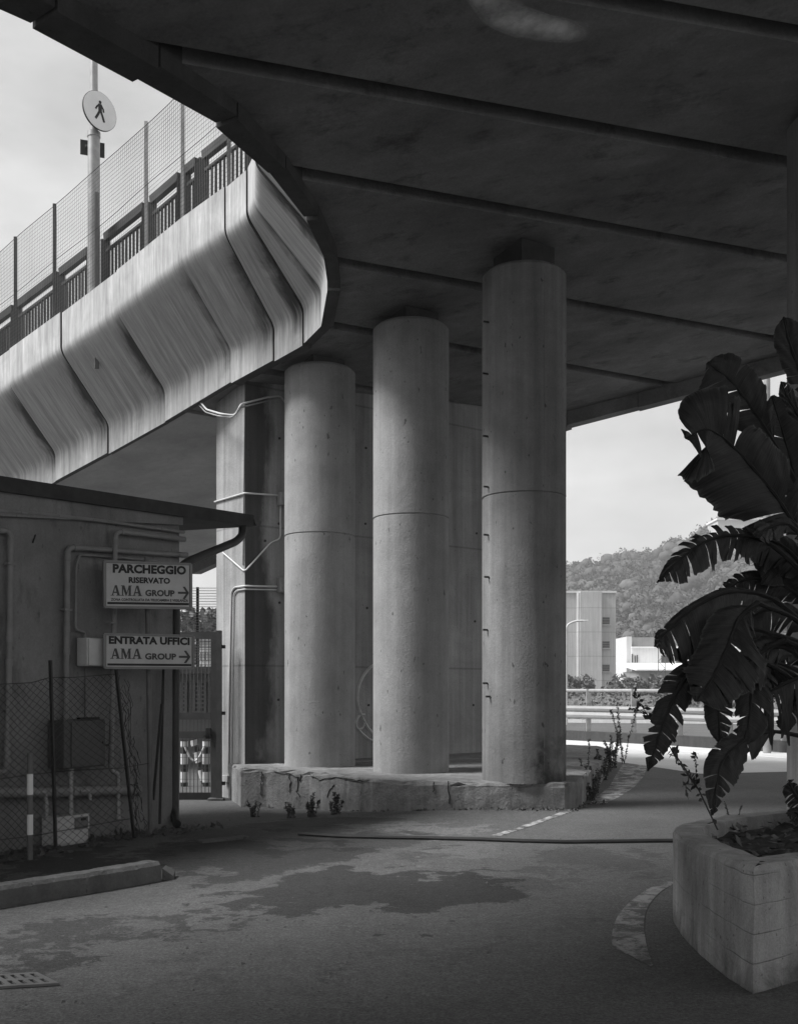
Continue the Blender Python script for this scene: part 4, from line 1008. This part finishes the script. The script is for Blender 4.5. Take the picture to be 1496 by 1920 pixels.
for i, (px, py, h, ns, nl, sz, lab) in enumerate([
    (1168,1432,1.35,3,70,.09,'tallest spiky weed standing at the far end of the plinth edge'),
    (1150,1440,.75,6,34,.09,'bushy weed just before the tall spiky one'),
    (1130,1462,.62,8,34,.09,'round leafy weed clump at the plinth side nearest the painted curve'),
    (1112,1487,.5,8,34,.08,'low weed clump close to the plinth corner'),
    (1140,1447,.6,6,30,.08,'mid height weed between two bushy clumps along the plinth side'),
    (1103,1500,.28,8,22,.07,'lowest weed tuft at the plinth corner'),
    (1104,1478,.85,2,40,.06,'thin upright weed spike above the plinth corner'),
    (630,1509,.34,7,26,.07,'leafy weed against the cracked plinth under the middle of the scene'),
    (585,1513,.36,7,26,.07,'weed beneath the forked crack of the plinth'),
    (545,1514,.24,7,22,.06,'small weed below the farthest column'),
    (478,1508,.26,7,22,.06,'small weed at the plinth end near the wall')]):
    p = G(px, py); weed(p.x, p.y, ground_z(p.x, p.y), h, ns, nl, sz, 20+i, lab, group=WG)
wl, ws = MB(), MB(); rnd = random.Random(77)     # ground litter / low growth along the hut and the plinth foot
for k in range(1500):
    if k % 3 == 0: 
        s = rnd.uniform(-1.5, 2.9); q = hp(s, rnd.uniform(.02,.65)); x, y = q.x, q.y
    else:
        px = rnd.uniform(455, 1140); i = max(j for j in range(len(PX)-6) if PX[j][0] <= px); q = pl[i]; x, y = (px-CX)/F*(q.y-.1), q.y-abs(rnd.gauss(0,.10))-.01
    z = ground_z(x, y); d = Vector((rnd.gauss(0,1), rnd.gauss(0,1), rnd.uniform(0,.8))).normalized(); s = rnd.uniform(.012,.05)*(.6 if k % 3 else 1); n = d.cross(Vector((rnd.gauss(0,1),rnd.gauss(0,1),1))).normalized()*s*.5
    p = Vector((x, y, z+.008)); wl.add([p, p+d*s+n, p+d*s*2, p+d*s-n], [(0,1,2,3)])
for k in range(260):
    px, py = rnd.uniform(-40, 1400), 1500+420*rnd.random()**1.6; p = G(px, py); z = ground_z(p.x, p.y); s = rnd.uniform(.006,.018)*rnd.choice((1,1,1,1.8))
    if p.x > 1.6 and p.y < 9.3: continue
    d = Vector((rnd.gauss(0,1), rnd.gauss(0,1), .15)).normalized(); n = d.cross(Vector((0,0,1))).normalized()*s*.6; u = Vector((0,0,s*.5))
    b = Vector((p.x, p.y, z)); wl.add([b-d*s, b-n, b+d*s, b+n, b+u], [(0,1,4),(1,2,4),(2,3,4),(3,0,4)])
o = obj('litter', wl, M['weed']); o['kind'] = 'stuff'; o['label'] = 'scattered dead leaves and low growth along hut and plinth'; o['category'] = 'litter'

# ================================================================== planter and banana plant
PO = [(1.90,5.74),(1.865,6.1),(1.86,6.6),(1.88,7.1),(1.93,7.5),(2.0,7.8),(2.12,8.05),(2.3,8.27),(2.62,8.6),(2.95,8.85),(3.4,9.08),(4.2,9.2),(4.9,9.0),(5.2,8.5),(5.0,8.0),(4.2,7.4),(3.3,6.78),(2.24,6.0)]
PZ = lambda x, y: .69-.03*max(0, min(2.2, y-5.7))
pt_ = thing('planter', (3.3, 7.6, 0), 'board marked concrete planter with a sharp chipped corner', 'planter')
def densify(poly, step): return subdiv(poly, step)
po = densify(PO, .1); n = len(po); cx_, cy_ = 3.4, 7.75
def inset(poly, d_):
    o = []; k = len(poly)
    for i in range(k):
        a, b, c_ = Vector(poly[i-2]), Vector(poly[i]), Vector(poly[(i+2) % k]); t = (c_-a).normalized(); o.append((b.x+t.y*-d_*-1*(1), b.y-t.x*d_))
    return o
sg = 1
test = inset(po, .1)
if (Vector(test[0])-Vector((cx_, cy_))).length > (Vector(po[0])-Vector((cx_, cy_))).length: sg = -1
pi1, pi2, pi3 = inset(po, sg*.018), inset(po, sg*.2), inset(po, sg*.21)
mb = MB(); rnd = random.Random(8); rows = []
def chip(x, y): return max(0, .09-math.hypot(x-1.90, y-5.74))
for (poly, zf) in ((po, lambda x, y: -.05), (po, lambda x, y: .12), (po, lambda x, y: .3), (po, lambda x, y: .48), (po, lambda x, y: PZ(x, y)-.03), (pi1, lambda x, y: PZ(x, y)), (pi2, lambda x, y: PZ(x, y)+.004), (pi3, lambda x, y: PZ(x, y)-.02), (pi3, lambda x, y: .3)):
    first = len(mb.v)
    for (x, y) in poly:
        c_ = chip(x, y)*(.55 if zf(x, y) > .4 else .2); v = Vector((cx_-x, cy_-y)).normalized(); z = zf(x, y)
        j = c_*rnd.uniform(.3,1)+ (rnd.uniform(-.004,.006) if z > .05 else 0)
        mb.v.append((x+v.x*j, y+v.y*j, z+(rnd.uniform(-.005,.004) if z > .1 else 0)))
    rows.append(first)
for k in range(len(rows)-1):
    for i in range(n): mb.f.append((rows[k]+i, rows[k]+(i+1) % n, rows[k+1]+(i+1) % n, rows[k+1]+i))
obj('planter_wall', mb, M['planter'], pt_, True, ang=24)
# soil: bumpy
sm = MB(); rnd = random.Random(2)
rings = [1.0,.9,.8,.7,.6,.5,.4,.3,.2,.1]
for r_ in rings:
    for (x, y) in pi3:
        X, Y = cx_+(x-cx_)*r_, cy_+(y-cy_)*r_
        sm.v.append((X, Y, PZ(X, Y)-.10+rnd.uniform(-.03,.03)+.05*(1-r_)))
sm.v.append((cx_, cy_, .6)); 
for k in range(len(rings)-1):
    for i in range(n): sm.f.append((k*n+i, k*n+(i+1) % n, (k+1)*n+(i+1) % n, (k+1)*n+i))
k = len(rings)-1
for i in range(n): sm.f.append((k*n+i, k*n+(i+1) % n, len(sm.v)-1))
obj('soil', sm, M['soil'], pt_)
ll = MB()
for k in range(420):
    a = rnd.randrange(n); r_ = rnd.uniform(.2,.97)**.5; x, y = cx_+(pi3[a][0]-cx_)*r_, cy_+(pi3[a][1]-cy_)*r_
    d = Vector((rnd.gauss(0,1), rnd.gauss(0,1), rnd.uniform(-.1,.5))).normalized(); s = rnd.uniform(.012,.05); nn = d.cross(Vector((rnd.gauss(0,.4),rnd.gauss(0,.4),1))).normalized()*s*.6
    p = Vector((x, y, PZ(x, y)-.065+.05*(1-r_))); ll.add([p, p+d*s+nn, p+d*s*2, p+d*s-nn], [(0,1,2,3)])
o = obj('leaf_litter', ll, plain('leaf_litter', .075, .9, var=.6, scale=15), pt_); o['kind'] = 'stuff'

ban = thing('banana_plant', (3.35, 8.35, .58), 'large banana plant with dark torn leaves in the planter', 'banana plant')
LEAFN = [0]
def spline(P, n):
    P = [Vector(p) for p in P]; P = [P[0]*2-P[1]]+P+[P[-1]*2-P[-2]]; o = []
    for i in range(1, len(P)-2):
        for s in range(n):
            t = s/n; p0, p1, p2, p3 = P[i-1:i+3]; o.append(.5*((2*p1)+(p2-p0)*t+(2*p0-5*p1+4*p2-p3)*t*t+(3*p1-p0-3*p2+p3)*t**3))
    o.append(P[-2]); return o
def banana_leaf(px, d0, d1, wl_, wr_, tear=.3, droop=.25, seed=0, blade_from=.15, face=(0,-1,.15), ragged=.15):
    """px midrib in photograph pixels from stalk to tip, depth d0->d1, half widths (px) on either side of the rib, tear 0..1"""
    tear = min(.9, tear+.12); rnd = random.Random(100+seed); n = len(px); P = [U(x, y, d0+(d1-d0)*i/(n-1)) for i, (x, y) in enumerate(px)]
    S_ = spline(P, 16); m = len(S_); mid = MB(); bl = MB(); bl.uv = []
    mid.tube(S_, [.020*(1-.85*i/(m-1))+.002 for i in range(m)], 6)
    fv = Vector(face).normalized(); b0 = int(m*blade_from); T = m-1-b0
    for side, wd in ((1, wl_), (-1, wr_)):
        wd = wd/F*(d0+d1)/2; i = b0
        if wd <= 0: continue
        while i < m-1:
            L_ = min(m-1-i, max(2, int(rnd.expovariate(1/(2.0+9*(1-tear)))*rnd.choice((.4,.8,1.2,2.8))))+1); j = i+L_
            cuts = rnd.random() < (.25+.7*tear); rnd_gap = rnd.uniform(.04, .5)
            dr = rnd.uniform(.2, 1)*droop; ln_ = rnd.uniform(1-ragged-.35*tear*rnd.random(), 1.0); sw = rnd.uniform(-.25,.25)*tear
            rows_ = []; K_ = 6
            for q in range(i, j+1):
                u = (q-b0)/T; t = (S_[min(q+1, m-1)]-S_[max(q-1, 0)]).normalized(); sd_ = t.cross(fv).normalized()*side
                prof = (min(1, (u/.22))**.6 if u < .22 else 1)*(max(0, 1-((u-.55)/.45)**2.2) if u > .55 else 1)
                w_ = wd*max(.06, prof)*ln_*rnd.uniform(.95, 1.04)
                # where a tear parts the blade, strips narrow towards the edge
                f = (q-i)/max(1, L_); c_ = 0
                row = []
                for k in range(K_+1):
                    r_ = k/K_; pin = (.5-f)*r_*r_*(S_[min(j, m-1)]-S_[i]).length*(rnd_gap if cuts else .02)
                    p = S_[q]+sd_*w_*r_+t*(w_*.42*r_+pin+sw*w_*r_)+Vector((0,0,-1))*w_*dr*1.2*r_*r_+fv*w_*(.10*math.sin(r_*3)-.16*r_*dr*2)
                    row.append(p)
                rows_.append(row)
            o = len(bl.v)
            for row in rows_:
                for p in row: bl.v.append(tuple(p+fv*(.004*math.sin(len(bl.v)*1.7))))
            for q in range(len(rows_)-1):
                for k in range(K_): bl.f.append((o+q*(K_+1)+k, o+q*(K_+1)+k+1, o+(q+1)*(K_+1)+k+1, o+(q+1)*(K_+1)+k)); u0, u1 = (i+q)*.03, (i+q+1)*.03; bl.uv += [(u0, k/K_), (u0, (k+1)/K_), (u1, (k+1)/K_), (u1, k/K_)]
            i = j
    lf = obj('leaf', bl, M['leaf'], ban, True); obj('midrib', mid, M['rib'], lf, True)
BL = [   # midrib px, d0, d1, left, right widths, tear, droop, blade_from
 ([(1520,960),(1468,860),(1415,775),(1370,715),(1325,680)], 8.4, 8.3, 52, 62, .25, .05, .35),
 ([(1540,1040),(1490,985),(1450,925),(1379,843),(1327,806),(1284,822)], 8.3, 7.8, 95, 118, .62, .10, .18),
 ([(1530,1010),(1500,930),(1475,840),(1446,742)], 8.5, 8.5, 95, 80, .12, .05, .2),
 ([(1540,800),(1500,700),(1478,640),(1468,594)], 8.6, 8.4, 34, 30, .1, .05, .1),
 ([(1540,850),(1500,785),(1476,745),(1463,716)], 8.2, 8.0, 18, 16, .1, .05, .2),
 ([(1530,1100),(1450,1025),(1390,1005),(1330,1012),(1280,1045),(1231,1092)], 8.2, 7.6, 34, 40, .8, .55, .2),
 ([(1530,1100),(1480,1035),(1425,1008),(1372,1024)], 8.5, 8.1, 40, 46, .35, .45, .12),
 ([(1530,1040),(1480,985),(1440,990),(1418,1008)], 8.1, 7.8, 26, 24, .3, .4, .15),
 ([(1540,1200),(1450,1125),(1370,1110),(1300,1140),(1250,1185),(1226,1212)], 8.2, 7.4, 26, 52, .45, .55, .2),
 ([(1540,1170),(1480,1105),(1410,1085),(1345,1112)], 8.6, 8.4, 30, 34, .3, .4, .2),
 ([(1420,1130),(1385,1160),(1362,1215),(1335,1270),(1305,1315)], 7.7, 7.4, 62, 84, .55, .15, .08),
 ([(1330,1215),(1290,1262),(1262,1310),(1238,1370),(1214,1446)], 7.6, 7.5, 34, 36, .35, .15, .1),
 ([(1390,1230),(1358,1270),(1346,1330),(1352,1410)], 7.9, 7.9, 30, 28, .25, .1, .1),
 ([(1470,1200),(1425,1225),(1410,1280),(1404,1345),(1388,1418)], 8.0, 7.9, 30, 48, .75, .2, .12),
 ([(1545,1265),(1500,1270),(1455,1290),(1418,1312)], 8.1, 8.0, 6, 78, .7, .5, .12),
 ([(1550,1392),(1500,1380),(1440,1372),(1390,1392),(1352,1432),(1334,1528)], 8.2, 7.7, 34, 40, .6, .25, .35),
 ([(1540,1210),(1480,1150),(1420,1150),(1372,1205)], 8.4, 8.1, 40, 48, .5, .5, .15),
 ([(1540,1270),(1470,1215),(1410,1235),(1352,1310)], 8.2, 7.8, 36, 50, .55, .4, .2),
 ([(1530,1160),(1500,1075),(1460,1050),(1425,1095)], 8.6, 8.4, 50, 50, .2, .3, .1),
 ([(1540,1280),(1490,1225),(1455,1245),(1440,1310)], 8.4, 8.3, 36, 36, .5, .3, .15),
 ([(1420,1180),(1360,1170),(1300,1205),(1262,1228)], 7.9, 7.6, 26, 40, .6, .5, .1),
 ([(1400,1230),(1340,1235),(1290,1275),(1262,1320)], 8.0, 7.7, 28, 34, .6, .4, .1),
 ([(1540,1330),(1500,1310),(1478,1330),(1470,1376)], 8.4, 8.3, 26, 26, .4, .2, .15),
 ([(1520,1540),(1500,1505),(1484,1480),(1478,1462)], 8.0, 7.9, 20, 22, .5, .4, .1),
 ([(1530,1560),(1505,1535),(1488,1522),(1476,1530)], 7.9, 7.8, 18, 18, .5, .5, .1),
]
for i, a in enumerate(BL): banana_leaf(*a[:7], seed=i, blade_from=a[7])
sk = MB()
for k, (dx, dy, h, r_) in enumerate(((0,0,2.6,.12),(.28,.12,2.2,.10),(-.02,.35,1.9,.09),(.45,-.15,1.6,.08))):
    x, y = 3.42+dx, 8.3+dy; b = Vector((x, y, .5)); obj('pseudostem', MB().tube([b, b+Vector((.03,0,h*.4)), b+Vector((.08,0,h*.8)), b+Vector((.1,0.02,h))], [r_,r_*.9,r_*.7,r_*.45], 14), plain('banana_stem', .06, .7, var=.4, scale=8), ban, True)
for k, a in enumerate(BL):       # stalks joining each leaf to the clump
    p = U(*a[0][0], a[1]); q = Vector((3.5+.1*math.sin(k), 8.35, max(.9, min(3.1, p.z-.5))))
    obj('leaf_stalk', MB().tube(spline([q, (p+q)/2+Vector((0,0,.12)), p], 6), .018, 6), M['rib'], ban, True)
# thin straggling sprig leaning out of the planter
rnd = random.Random(31); l, s = MB(), MB(); sp_t = thing('sprig', (2.35, 8.0, .6), 'thin straggling sprig with small leaves leaning out of the planter', 'plant')
leafy(l, s, [U(1345,1556,7.9), U(1310,1482,7.9), U(1283,1440,7.85), U(1255,1400,7.8), U(1222,1352,7.8), U(1198,1318,7.8), U(1186,1288,7.8)], .007, 60, .055, rnd)
leafy(l, s, [U(1310,1482,7.9), U(1288,1452,7.9), U(1265,1420,7.9), U(1262,1405,7.9)], .005, 30, .05, rnd); leafy(l, s, [U(1222,1352,7.8), U(1195,1330,7.8), U(1178,1326,7.8)], .004, 20, .03, rnd)
leafy(l, s, [U(1305,1475,7.9), U(1304,1440,7.9), U(1305,1412,7.9)], .004, 26, .035, rnd); leafy(l, s, [U(1300,1470,7.9), U(1285,1470,7.8), U(1290,1500,7.8)], .004, 16, .05, rnd)
obj('leaves', l, plain('sprig_leaf', .04, .6), sp_t); obj('stems', s, M['stem'], sp_t)
dw = weed(2.72, 8.62, .6, .16, 3, 10, .03, 88, 'dry little weed on the planter rim')

# ================================================================== guard rail, kerb wall, far side
kb = thing('roadside_kerb', K[3], 'low concrete kerb wall under the guard rail', 'kerb')
kf = off(K, -sgn*.4); mb = MB(); nK = len(K)
for p, q in zip(K, kf): mb.v += [(p.x,p.y,-.05),(p.x,p.y,.3),(q.x,q.y,.3),(q.x,q.y,-.05)]
for i in range(nK-1):
    for j in range(4): mb.f.append((i*4+j, i*4+(j+1) % 4, (i+1)*4+(j+1) % 4, (i+1)*4+j))
mb.f += [(0,1,2,3), tuple(reversed(range((nK-1)*4, nK*4)))]
obj('kerb_wall', mb, concrete('dark_kerb', .06, .3, .2, 1.5, .3), kb)
gl = thing('guard_rail', K[2], 'steel guard rail with corrugated beam and upper pipe along the road', 'guard rail')
PL_ = off(K, -sgn*.2)
def along(poly, px):
    for a, b in zip(poly[:-1], poly[1:]):
        pa, pb2 = CX+F*a.x/a.y, CX+F*b.x/b.y
        if pa <= px <= pb2: return a.lerp(b, (px-pa)/(pb2-pa))
for px in (1020,1104,1188,1275,1368,1470,1580):
    p = along(PL_, px); obj('rail_post', MB().beam((p.x,p.y,.28), (p.x,p.y,1.62), .14, .12, (0,1,0)), M['galv'], gl)
FR = off(K, -sgn*.08); wprof = [(0,1.10),(.05,1.08),(.08,1.02),(.05,.95),(.0,.92),(.05,.88),(.08,.81),(.05,.74),(0,.72)]
mb = MB(); k = len(wprof)
for i, p in enumerate(FR):
    nn = (off(K, 1)[i]-K[i])*sgn
    for (o_, z) in wprof: q = p+nn*o_; mb.v.append((q.x,q.y,z))
for i in range(nK-1):
    for j in range(k-1): mb.f.append((i*k+j, i*k+j+1, (i+1)*k+j+1, (i+1)*k+j))
obj('rail_beam', mb, plain('bright_galvanised', .27, .4, .5, .2, .12, 2), gl, True)
obj('upper_pipe', MB().tube([Vector((p.x,p.y,1.57)) for p in PL_], .055, 10), M['galv'], gl, True)
# lower far railing on the other side
fr2 = thing('far_railing', (14, 50, 0), 'pale metal railing with thin bars beyond the guard rail', 'railing')
f0, f1 = Vector((4, 52, 0)), Vector((34, 44, 0))
for z in (.55,.8,1.05): obj('rail_bar', MB().beam(f0+Vector((0,0,z-.55)), f1+Vector((0,0,z-.55)), .05, .06), M['galv'], fr2)
for q in np.linspace(0,1,20): p = f0.lerp(f1, q); obj('rail_post', MB().beam(p+Vector((0,0,-.3)), p+Vector((0,0,.55)), .09, .09), M['galv'], fr2)
obj('base_wall', MB().beam(f0+Vector((0,.1,-.1)), f1+Vector((0,.1,-.1)), .3, .5), M['facade'], fr2)
# thin pole beyond the deck
pp = U(1437, 1290, 27); tag(obj('pole', MB().tube([(pp.x, 27, 0), (pp.x, 27, 10.5)], [.10,.08], 12), M['galv'], None, True), 'slim pale roadside pole seen behind the banana leaves', 'pole')
# street lamp in front of the silo
sl = thing('street_lamp', ((1062-CX)/F*48, 48, 0), 'pale street lamp with curved arm in front of the concrete tower', 'street lamp'); lx = (1062-CX)/F*48
obj('lamp_pole', MB().tube(bend([(lx,48,0),(lx,48,EYE+(HZ-1172)/F*48),(lx+.35,48,EYE+(HZ-1164.5)/F*48),(lx+.9,48,EYE+(HZ-1163.5)/F*48)], .45, 6), .045, 10), M['offw'], sl, True)
obj('lamp_head', MB().beam((lx+.75,48,EYE+(HZ-1163.6)/F*48), (lx+.75+.1+.1,48,EYE+(HZ-1163.2)/F*48), .16, .07), M['white'], sl)
# concrete tower
TD = 105; tx = lambda x: (x-CX)/F*TD; tz = lambda y: EYE+(HZ-y)/F*TD
tw_ = thing('concrete_tower', (tx(1110), TD, 0), 'tall blank concrete tower with three dark window openings', 'tower')
obj('tower_body', MB().box(((tx(1000)+tx(1154))/2, TD+3, tz(1111.5)/2), ((tx(1154)-tx(1000))/2,0,0), (0,3,0), (0,0,tz(1111.5)/2)), M['silo'], tw_)
obj('facade_bay', MB().box(((tx(1086)+tx(1126))/2, TD-.25, tz(1109.5)/2), ((tx(1126)-tx(1086))/2,0,0), (0,.28,0), (0,0,tz(1109.5)/2)), M['silo'], tw_)
obj('corner_pier', MB().tube([(tx(1084),TD-.15,0),(tx(1084),TD-.15,tz(1112.2))], .22, 16), M['silo'], tw_, True)
obj('coping', MB().box(((tx(1000)+tx(1155))/2, TD+3, tz(1111)+.05), ((tx(1155)-tx(1000))/2,0,0), (0,3.15,0), (0,0,.1)), M['facade'], tw_)
for y0, y1 in ((1157.5,1171),(1202.5,1215),(1246.5,1259)):
    f = obj('window', MB().box((tx(1135.5), TD-.01, (tz(y0)+tz(y1))/2), (tx(1142)/2-tx(1129)/2,0,0), (0,.03,0), (0,0,(tz(y0)-tz(y1))/2)), M['dkwin'], tw_)
    b = MB()
    for q in range(4): b.box((tx(1135.5), TD-.06, tz(y1)+(tz(y0)-tz(y1))*q/3), (.34,0,0), (0,.025,0), (0,0,.02))
    obj('louvre', b, M['brickg'], f)
    obj('sill', MB().box((tx(1135.5), TD-.12, tz(y1)-.05), (.42,0,0), (0,.11,0), (0,0,.045)), M['silo'], f)
for x in (1068,1097,1136): obj('roof_vent', MB().tube([(tx(x),TD+1,tz(1112)),(tx(x),TD+1,tz(1107))], .06, 8), M['facade'], tw_)
# factory
FD = 125; fx_ = lambda x: (x-CX)/F*FD; fz_ = lambda y: EYE+(HZ-y)/F*FD
fa = thing('factory', (fx_(1230), FD, 0), 'white industrial building with a long pale sheet roof below the hill', 'factory')
def fbox(nm, x0, x1, y0, y1, dep, o, mat): 
    z0, z1 = (fz_(y1) if y1 else 0.), fz_(y0); return obj(nm, MB().box(((fx_(x0)+fx_(x1))/2, FD+o+dep/2, (z0+z1)/2), ((fx_(x1)-fx_(x0))/2,0,0), (0,dep/2,0), (0,0,(z1-z0)/2)), M[mat], fa)
fbox('stair_tower', 1176, 1186, 1193, None, 8, .6, 'facade'); fbox('rear_block', 1186.2, 1330, 1193, None, 10, 2.5, 'brickg'); fbox('main_wall', 1185, 1420, 1213, None, 2.0, .3, 'facade')
fbox('parapet_cap', 1184.5, 1421, 1212.2, 1214.4, 2.1, .2, 'roofw')
for x0, x1, y0, y1 in ((1184.6,1187,1226,1242),(1190,1192,1229,1242),(1194,1196,1228,1242),(1240,1254,1229,1243),(1268,1280,1229,1243)): fbox('window', x0, x1, y0, y1, .1, .22, 'dkwin')
sh = MB(); a, b = fx_(1160), fx_(1480); zt, zl = fz_(1243), fz_(1257.5)
sh.add([(a,FD-9,zl),(b,FD-9,zl),(b,FD+.25,zt),(fx_(1155),FD+.25,zt),(a,FD-9,zl-.15),(b,FD-9,zl-.15),(b,FD+.25,zt-.15),(fx_(1155),FD+.25,zt-.15)], [(0,1,2,3),(7,6,5,4),(0,4,5,1),(3,2,6,7),(0,3,7,4),(1,5,6,2)])
obj('sheet_roof', sh, M['roofw'], fa); obj('shed_wall', MB().box(((a+b)/2, FD-4.5, zl/2-.1), ((b-a)/2-.4,0,0), (0,4.2,0), (0,0,zl/2-.08)), M['brickg'], fa)
# lattice pylon
ly = thing('lattice_gantry', (fx_(1237), 112, 0), 'thin rusty lattice gantry standing before the white factory', 'gantry'); PD = 112; gx_ = lambda x: (x-CX)/F*PD; gz_ = lambda y: EYE+(HZ-y)/F*PD
def lattice(p0, p1, wv_, n, nm):
    mb = MB(); p0, p1, wv_ = Vector(p0), Vector(p1), Vector(wv_)
    for sgn_ in (-1, 1): mb.beam(p0+wv_*sgn_, p1+wv_*sgn_, .07, .07)
    for k in range(n): mb.beam(p0.lerp(p1, k/n)+wv_*(1 if k % 2 else -1), p0.lerp(p1, (k+1)/n)-wv_*(1 if k % 2 else -1), .05, .05)
    obj(nm, mb, M['steel'], ly)
lattice((gx_(1240),PD,0), (gx_(1240),PD,gz_(1200)), (.35,0,0), 9, 'lattice_leg'); lattice((gx_(1300),PD,0), (gx_(1300),PD,gz_(1200)), (.35,0,0), 9, 'lattice_leg'); lattice((gx_(1232),PD,gz_(1203)), (gx_(1330),PD,gz_(1203)), (0,0,.3), 12, 'lattice_girder')
# shrubs on the bank between road and buildings
SG = 'shrubs on the bank below the tower'
for i, (px, py, d, rad, lab) in enumerate(((1078,1262,88,2.0,'round shrub at the foot of the concrete tower'),(1040,1268,86,1.8,'shrub half hidden behind the nearest column'),(1190,1262,80,2.2,'wide shrub under the pale sheet roof'),(1222,1264,82,1.8,'shrub before the lattice gantry'),(1165,1275,76,1.2,'small shrub at the tower corner'),(1262,1270,80,2.0,'shrub half hidden by the leftmost banana leaves'),(1330,1266,82,2.2,'shrub glimpsed through the banana leaves'),(1400,1268,82,2.0,'shrub glimpsed behind the banana stalks'))):
    h = EYE+(HZ-py)/F*d; tree((px-CX)/F*d, d, 0, h, rad, lab, 'shrub', 'bush', 900, .22, False, 'shrub', SG)
bk = grid_mesh([6+2*i for i in range(45)], [56+2*i for i in range(12)], lambda x, y: -.05+1.15*max(0, min(1, (y-56)/14))); o = struct('bank', bk, M['scrub'])
V, Fc = leaf_cloud(9000, .16, rs, lambda r, n: (lambda X, Y: np.stack([X, Y, -.05+1.15*np.clip((Y-56)/14,0,1)+np.abs(r.normal(0,.22,n))*(1+np.sin(X*1.3)*.5)], 1))(r.uniform(6,60,n), r.uniform(56,78,n)))
o = obj('scrub', from_arrays(V, Fc), M['bush']); o['kind'] = 'stuff'; o['label'] = 'low scrub covering the bank beyond the guard rail'; o['category'] = 'scrub'
# hill and its wood
RX = np.array([-40,-10,20,50,61,70,82,93,96,109,122,150,220]); RZ = np.array([0,4,20,33,33.5,36,40.5,45,46.5,49,55,62,66])*1.0
HY = 320.
def hill_z(x, y):
    t = min(1, max(0, (y-150)/(HY-150))); return float(np.interp(x, RX, RZ))*(t*t*(3-2*t)*.45+t*.55)-.2-.0006*max(0, y-HY)**2
struct('hill', grid_mesh([-40+6*i for i in range(44)], [148+8*i for i in range(30)], hill_z), M['scrub'], True)
import bmesh
bmi = bmesh.new(); bmesh.ops.create_icosphere(bmi, subdivisions=2, radius=1); ICO = np.array([v.co[:] for v in bmi.verts]); ICF = np.array([[v.index for v in f.verts] for f in bmi.faces]); bmi.free()
Vs, Fs = [], []; o_ = 0
for k in range(2300):
    y = 150+172*rs.random()**.8; u = rs.uniform(.125, .42); x = u*y+rs.normal(0, 2)
    z = hill_z(x, y); h = rs.uniform(3.5, 7.0)*(1.35 if rs.random() < .06 else 1); r_ = h*rs.uniform(.38,.5)
    if 84 < x < 116 and 262 < y < 300: continue
    base = np.array((x, y, z+h*.55)); nl = 5
    for q in range(nl):
        cdir = rs.normal(size=3); cdir /= np.linalg.norm(cdir); c_ = base+cdir*np.array((r_,r_,h*.42))*rs.uniform(.25,.6); rr_ = r_*rs.uniform(.42,.68)
        rr_ *= .85; V = c_+ICO*(1+rs.normal(0,.07,size=(len(ICO),1)))*rr_; Vs.append(V); Fs += [tuple(f) for f in (ICF+o_).tolist()]; o_ += len(V)
    V, Fc = leaf_cloud(230, .36, rs, crown_pos((x, y, z+h*.58), (r_*1.05, r_*1.05, h*.52), 9, rs)); Vs.append(V); Fs += [tuple(f) for f in (Fc+o_).tolist()]; o_ += len(V)
mbw = MB(); mbw.v = np.concatenate(Vs).tolist(); mbw.f = Fs
o = obj('woodland', mbw, M['wood_far'], None, True, ang=75); o['kind'] = 'stuff'; o['label'] = 'dense hazy wood covering the hillside'; o['category'] = 'woodland'
hb = thing('hilltop_building', ((1385-CX)/F*298, 298, hill_z(95, 298)), 'blocky pale building on the hill ridge', 'building'); X0, X1 = (1345-CX)/F*298, (1440-CX)/F*298
z0, z1 = EYE+(HZ-1003)/F*298-6, EYE+(HZ-975)/F*298
obj('wall', MB().box(((X0+X1)/2, 303, (z0+z1)/2), ((X1-X0)/2,0,0), (0,5,0), (0,0,(z1-z0)/2)), M['silo'], hb); obj('roof', MB().box(((X0+X1)/2, 303, z1+.3), ((X1-X0)/2+.3,0,0), (0,5.3,0), (0,0,.3)), M['facade'], hb)

# ================================================================== haze
HAZE = .0009
if HAZE:
    hz = MB().box((0, 290, 44), (435,0,0), (0,365,0), (0,0,48)); m = bpy.data.materials.new('haze'); m.use_nodes = True; t = m.node_tree; t.nodes.clear()
    oo = t.nodes.new('ShaderNodeOutputMaterial'); v = t.nodes.new('ShaderNodeVolumePrincipled'); v.inputs['Color'].default_value = (.95,.95,.95,1); v.inputs['Density'].default_value = HAZE
    t.links.new(v.outputs[0], oo.inputs['Volume']); o = obj('haze', hz, m); o['kind'] = 'stuff'; o['label'] = 'thin pale haze in the air'; o['category'] = 'haze'
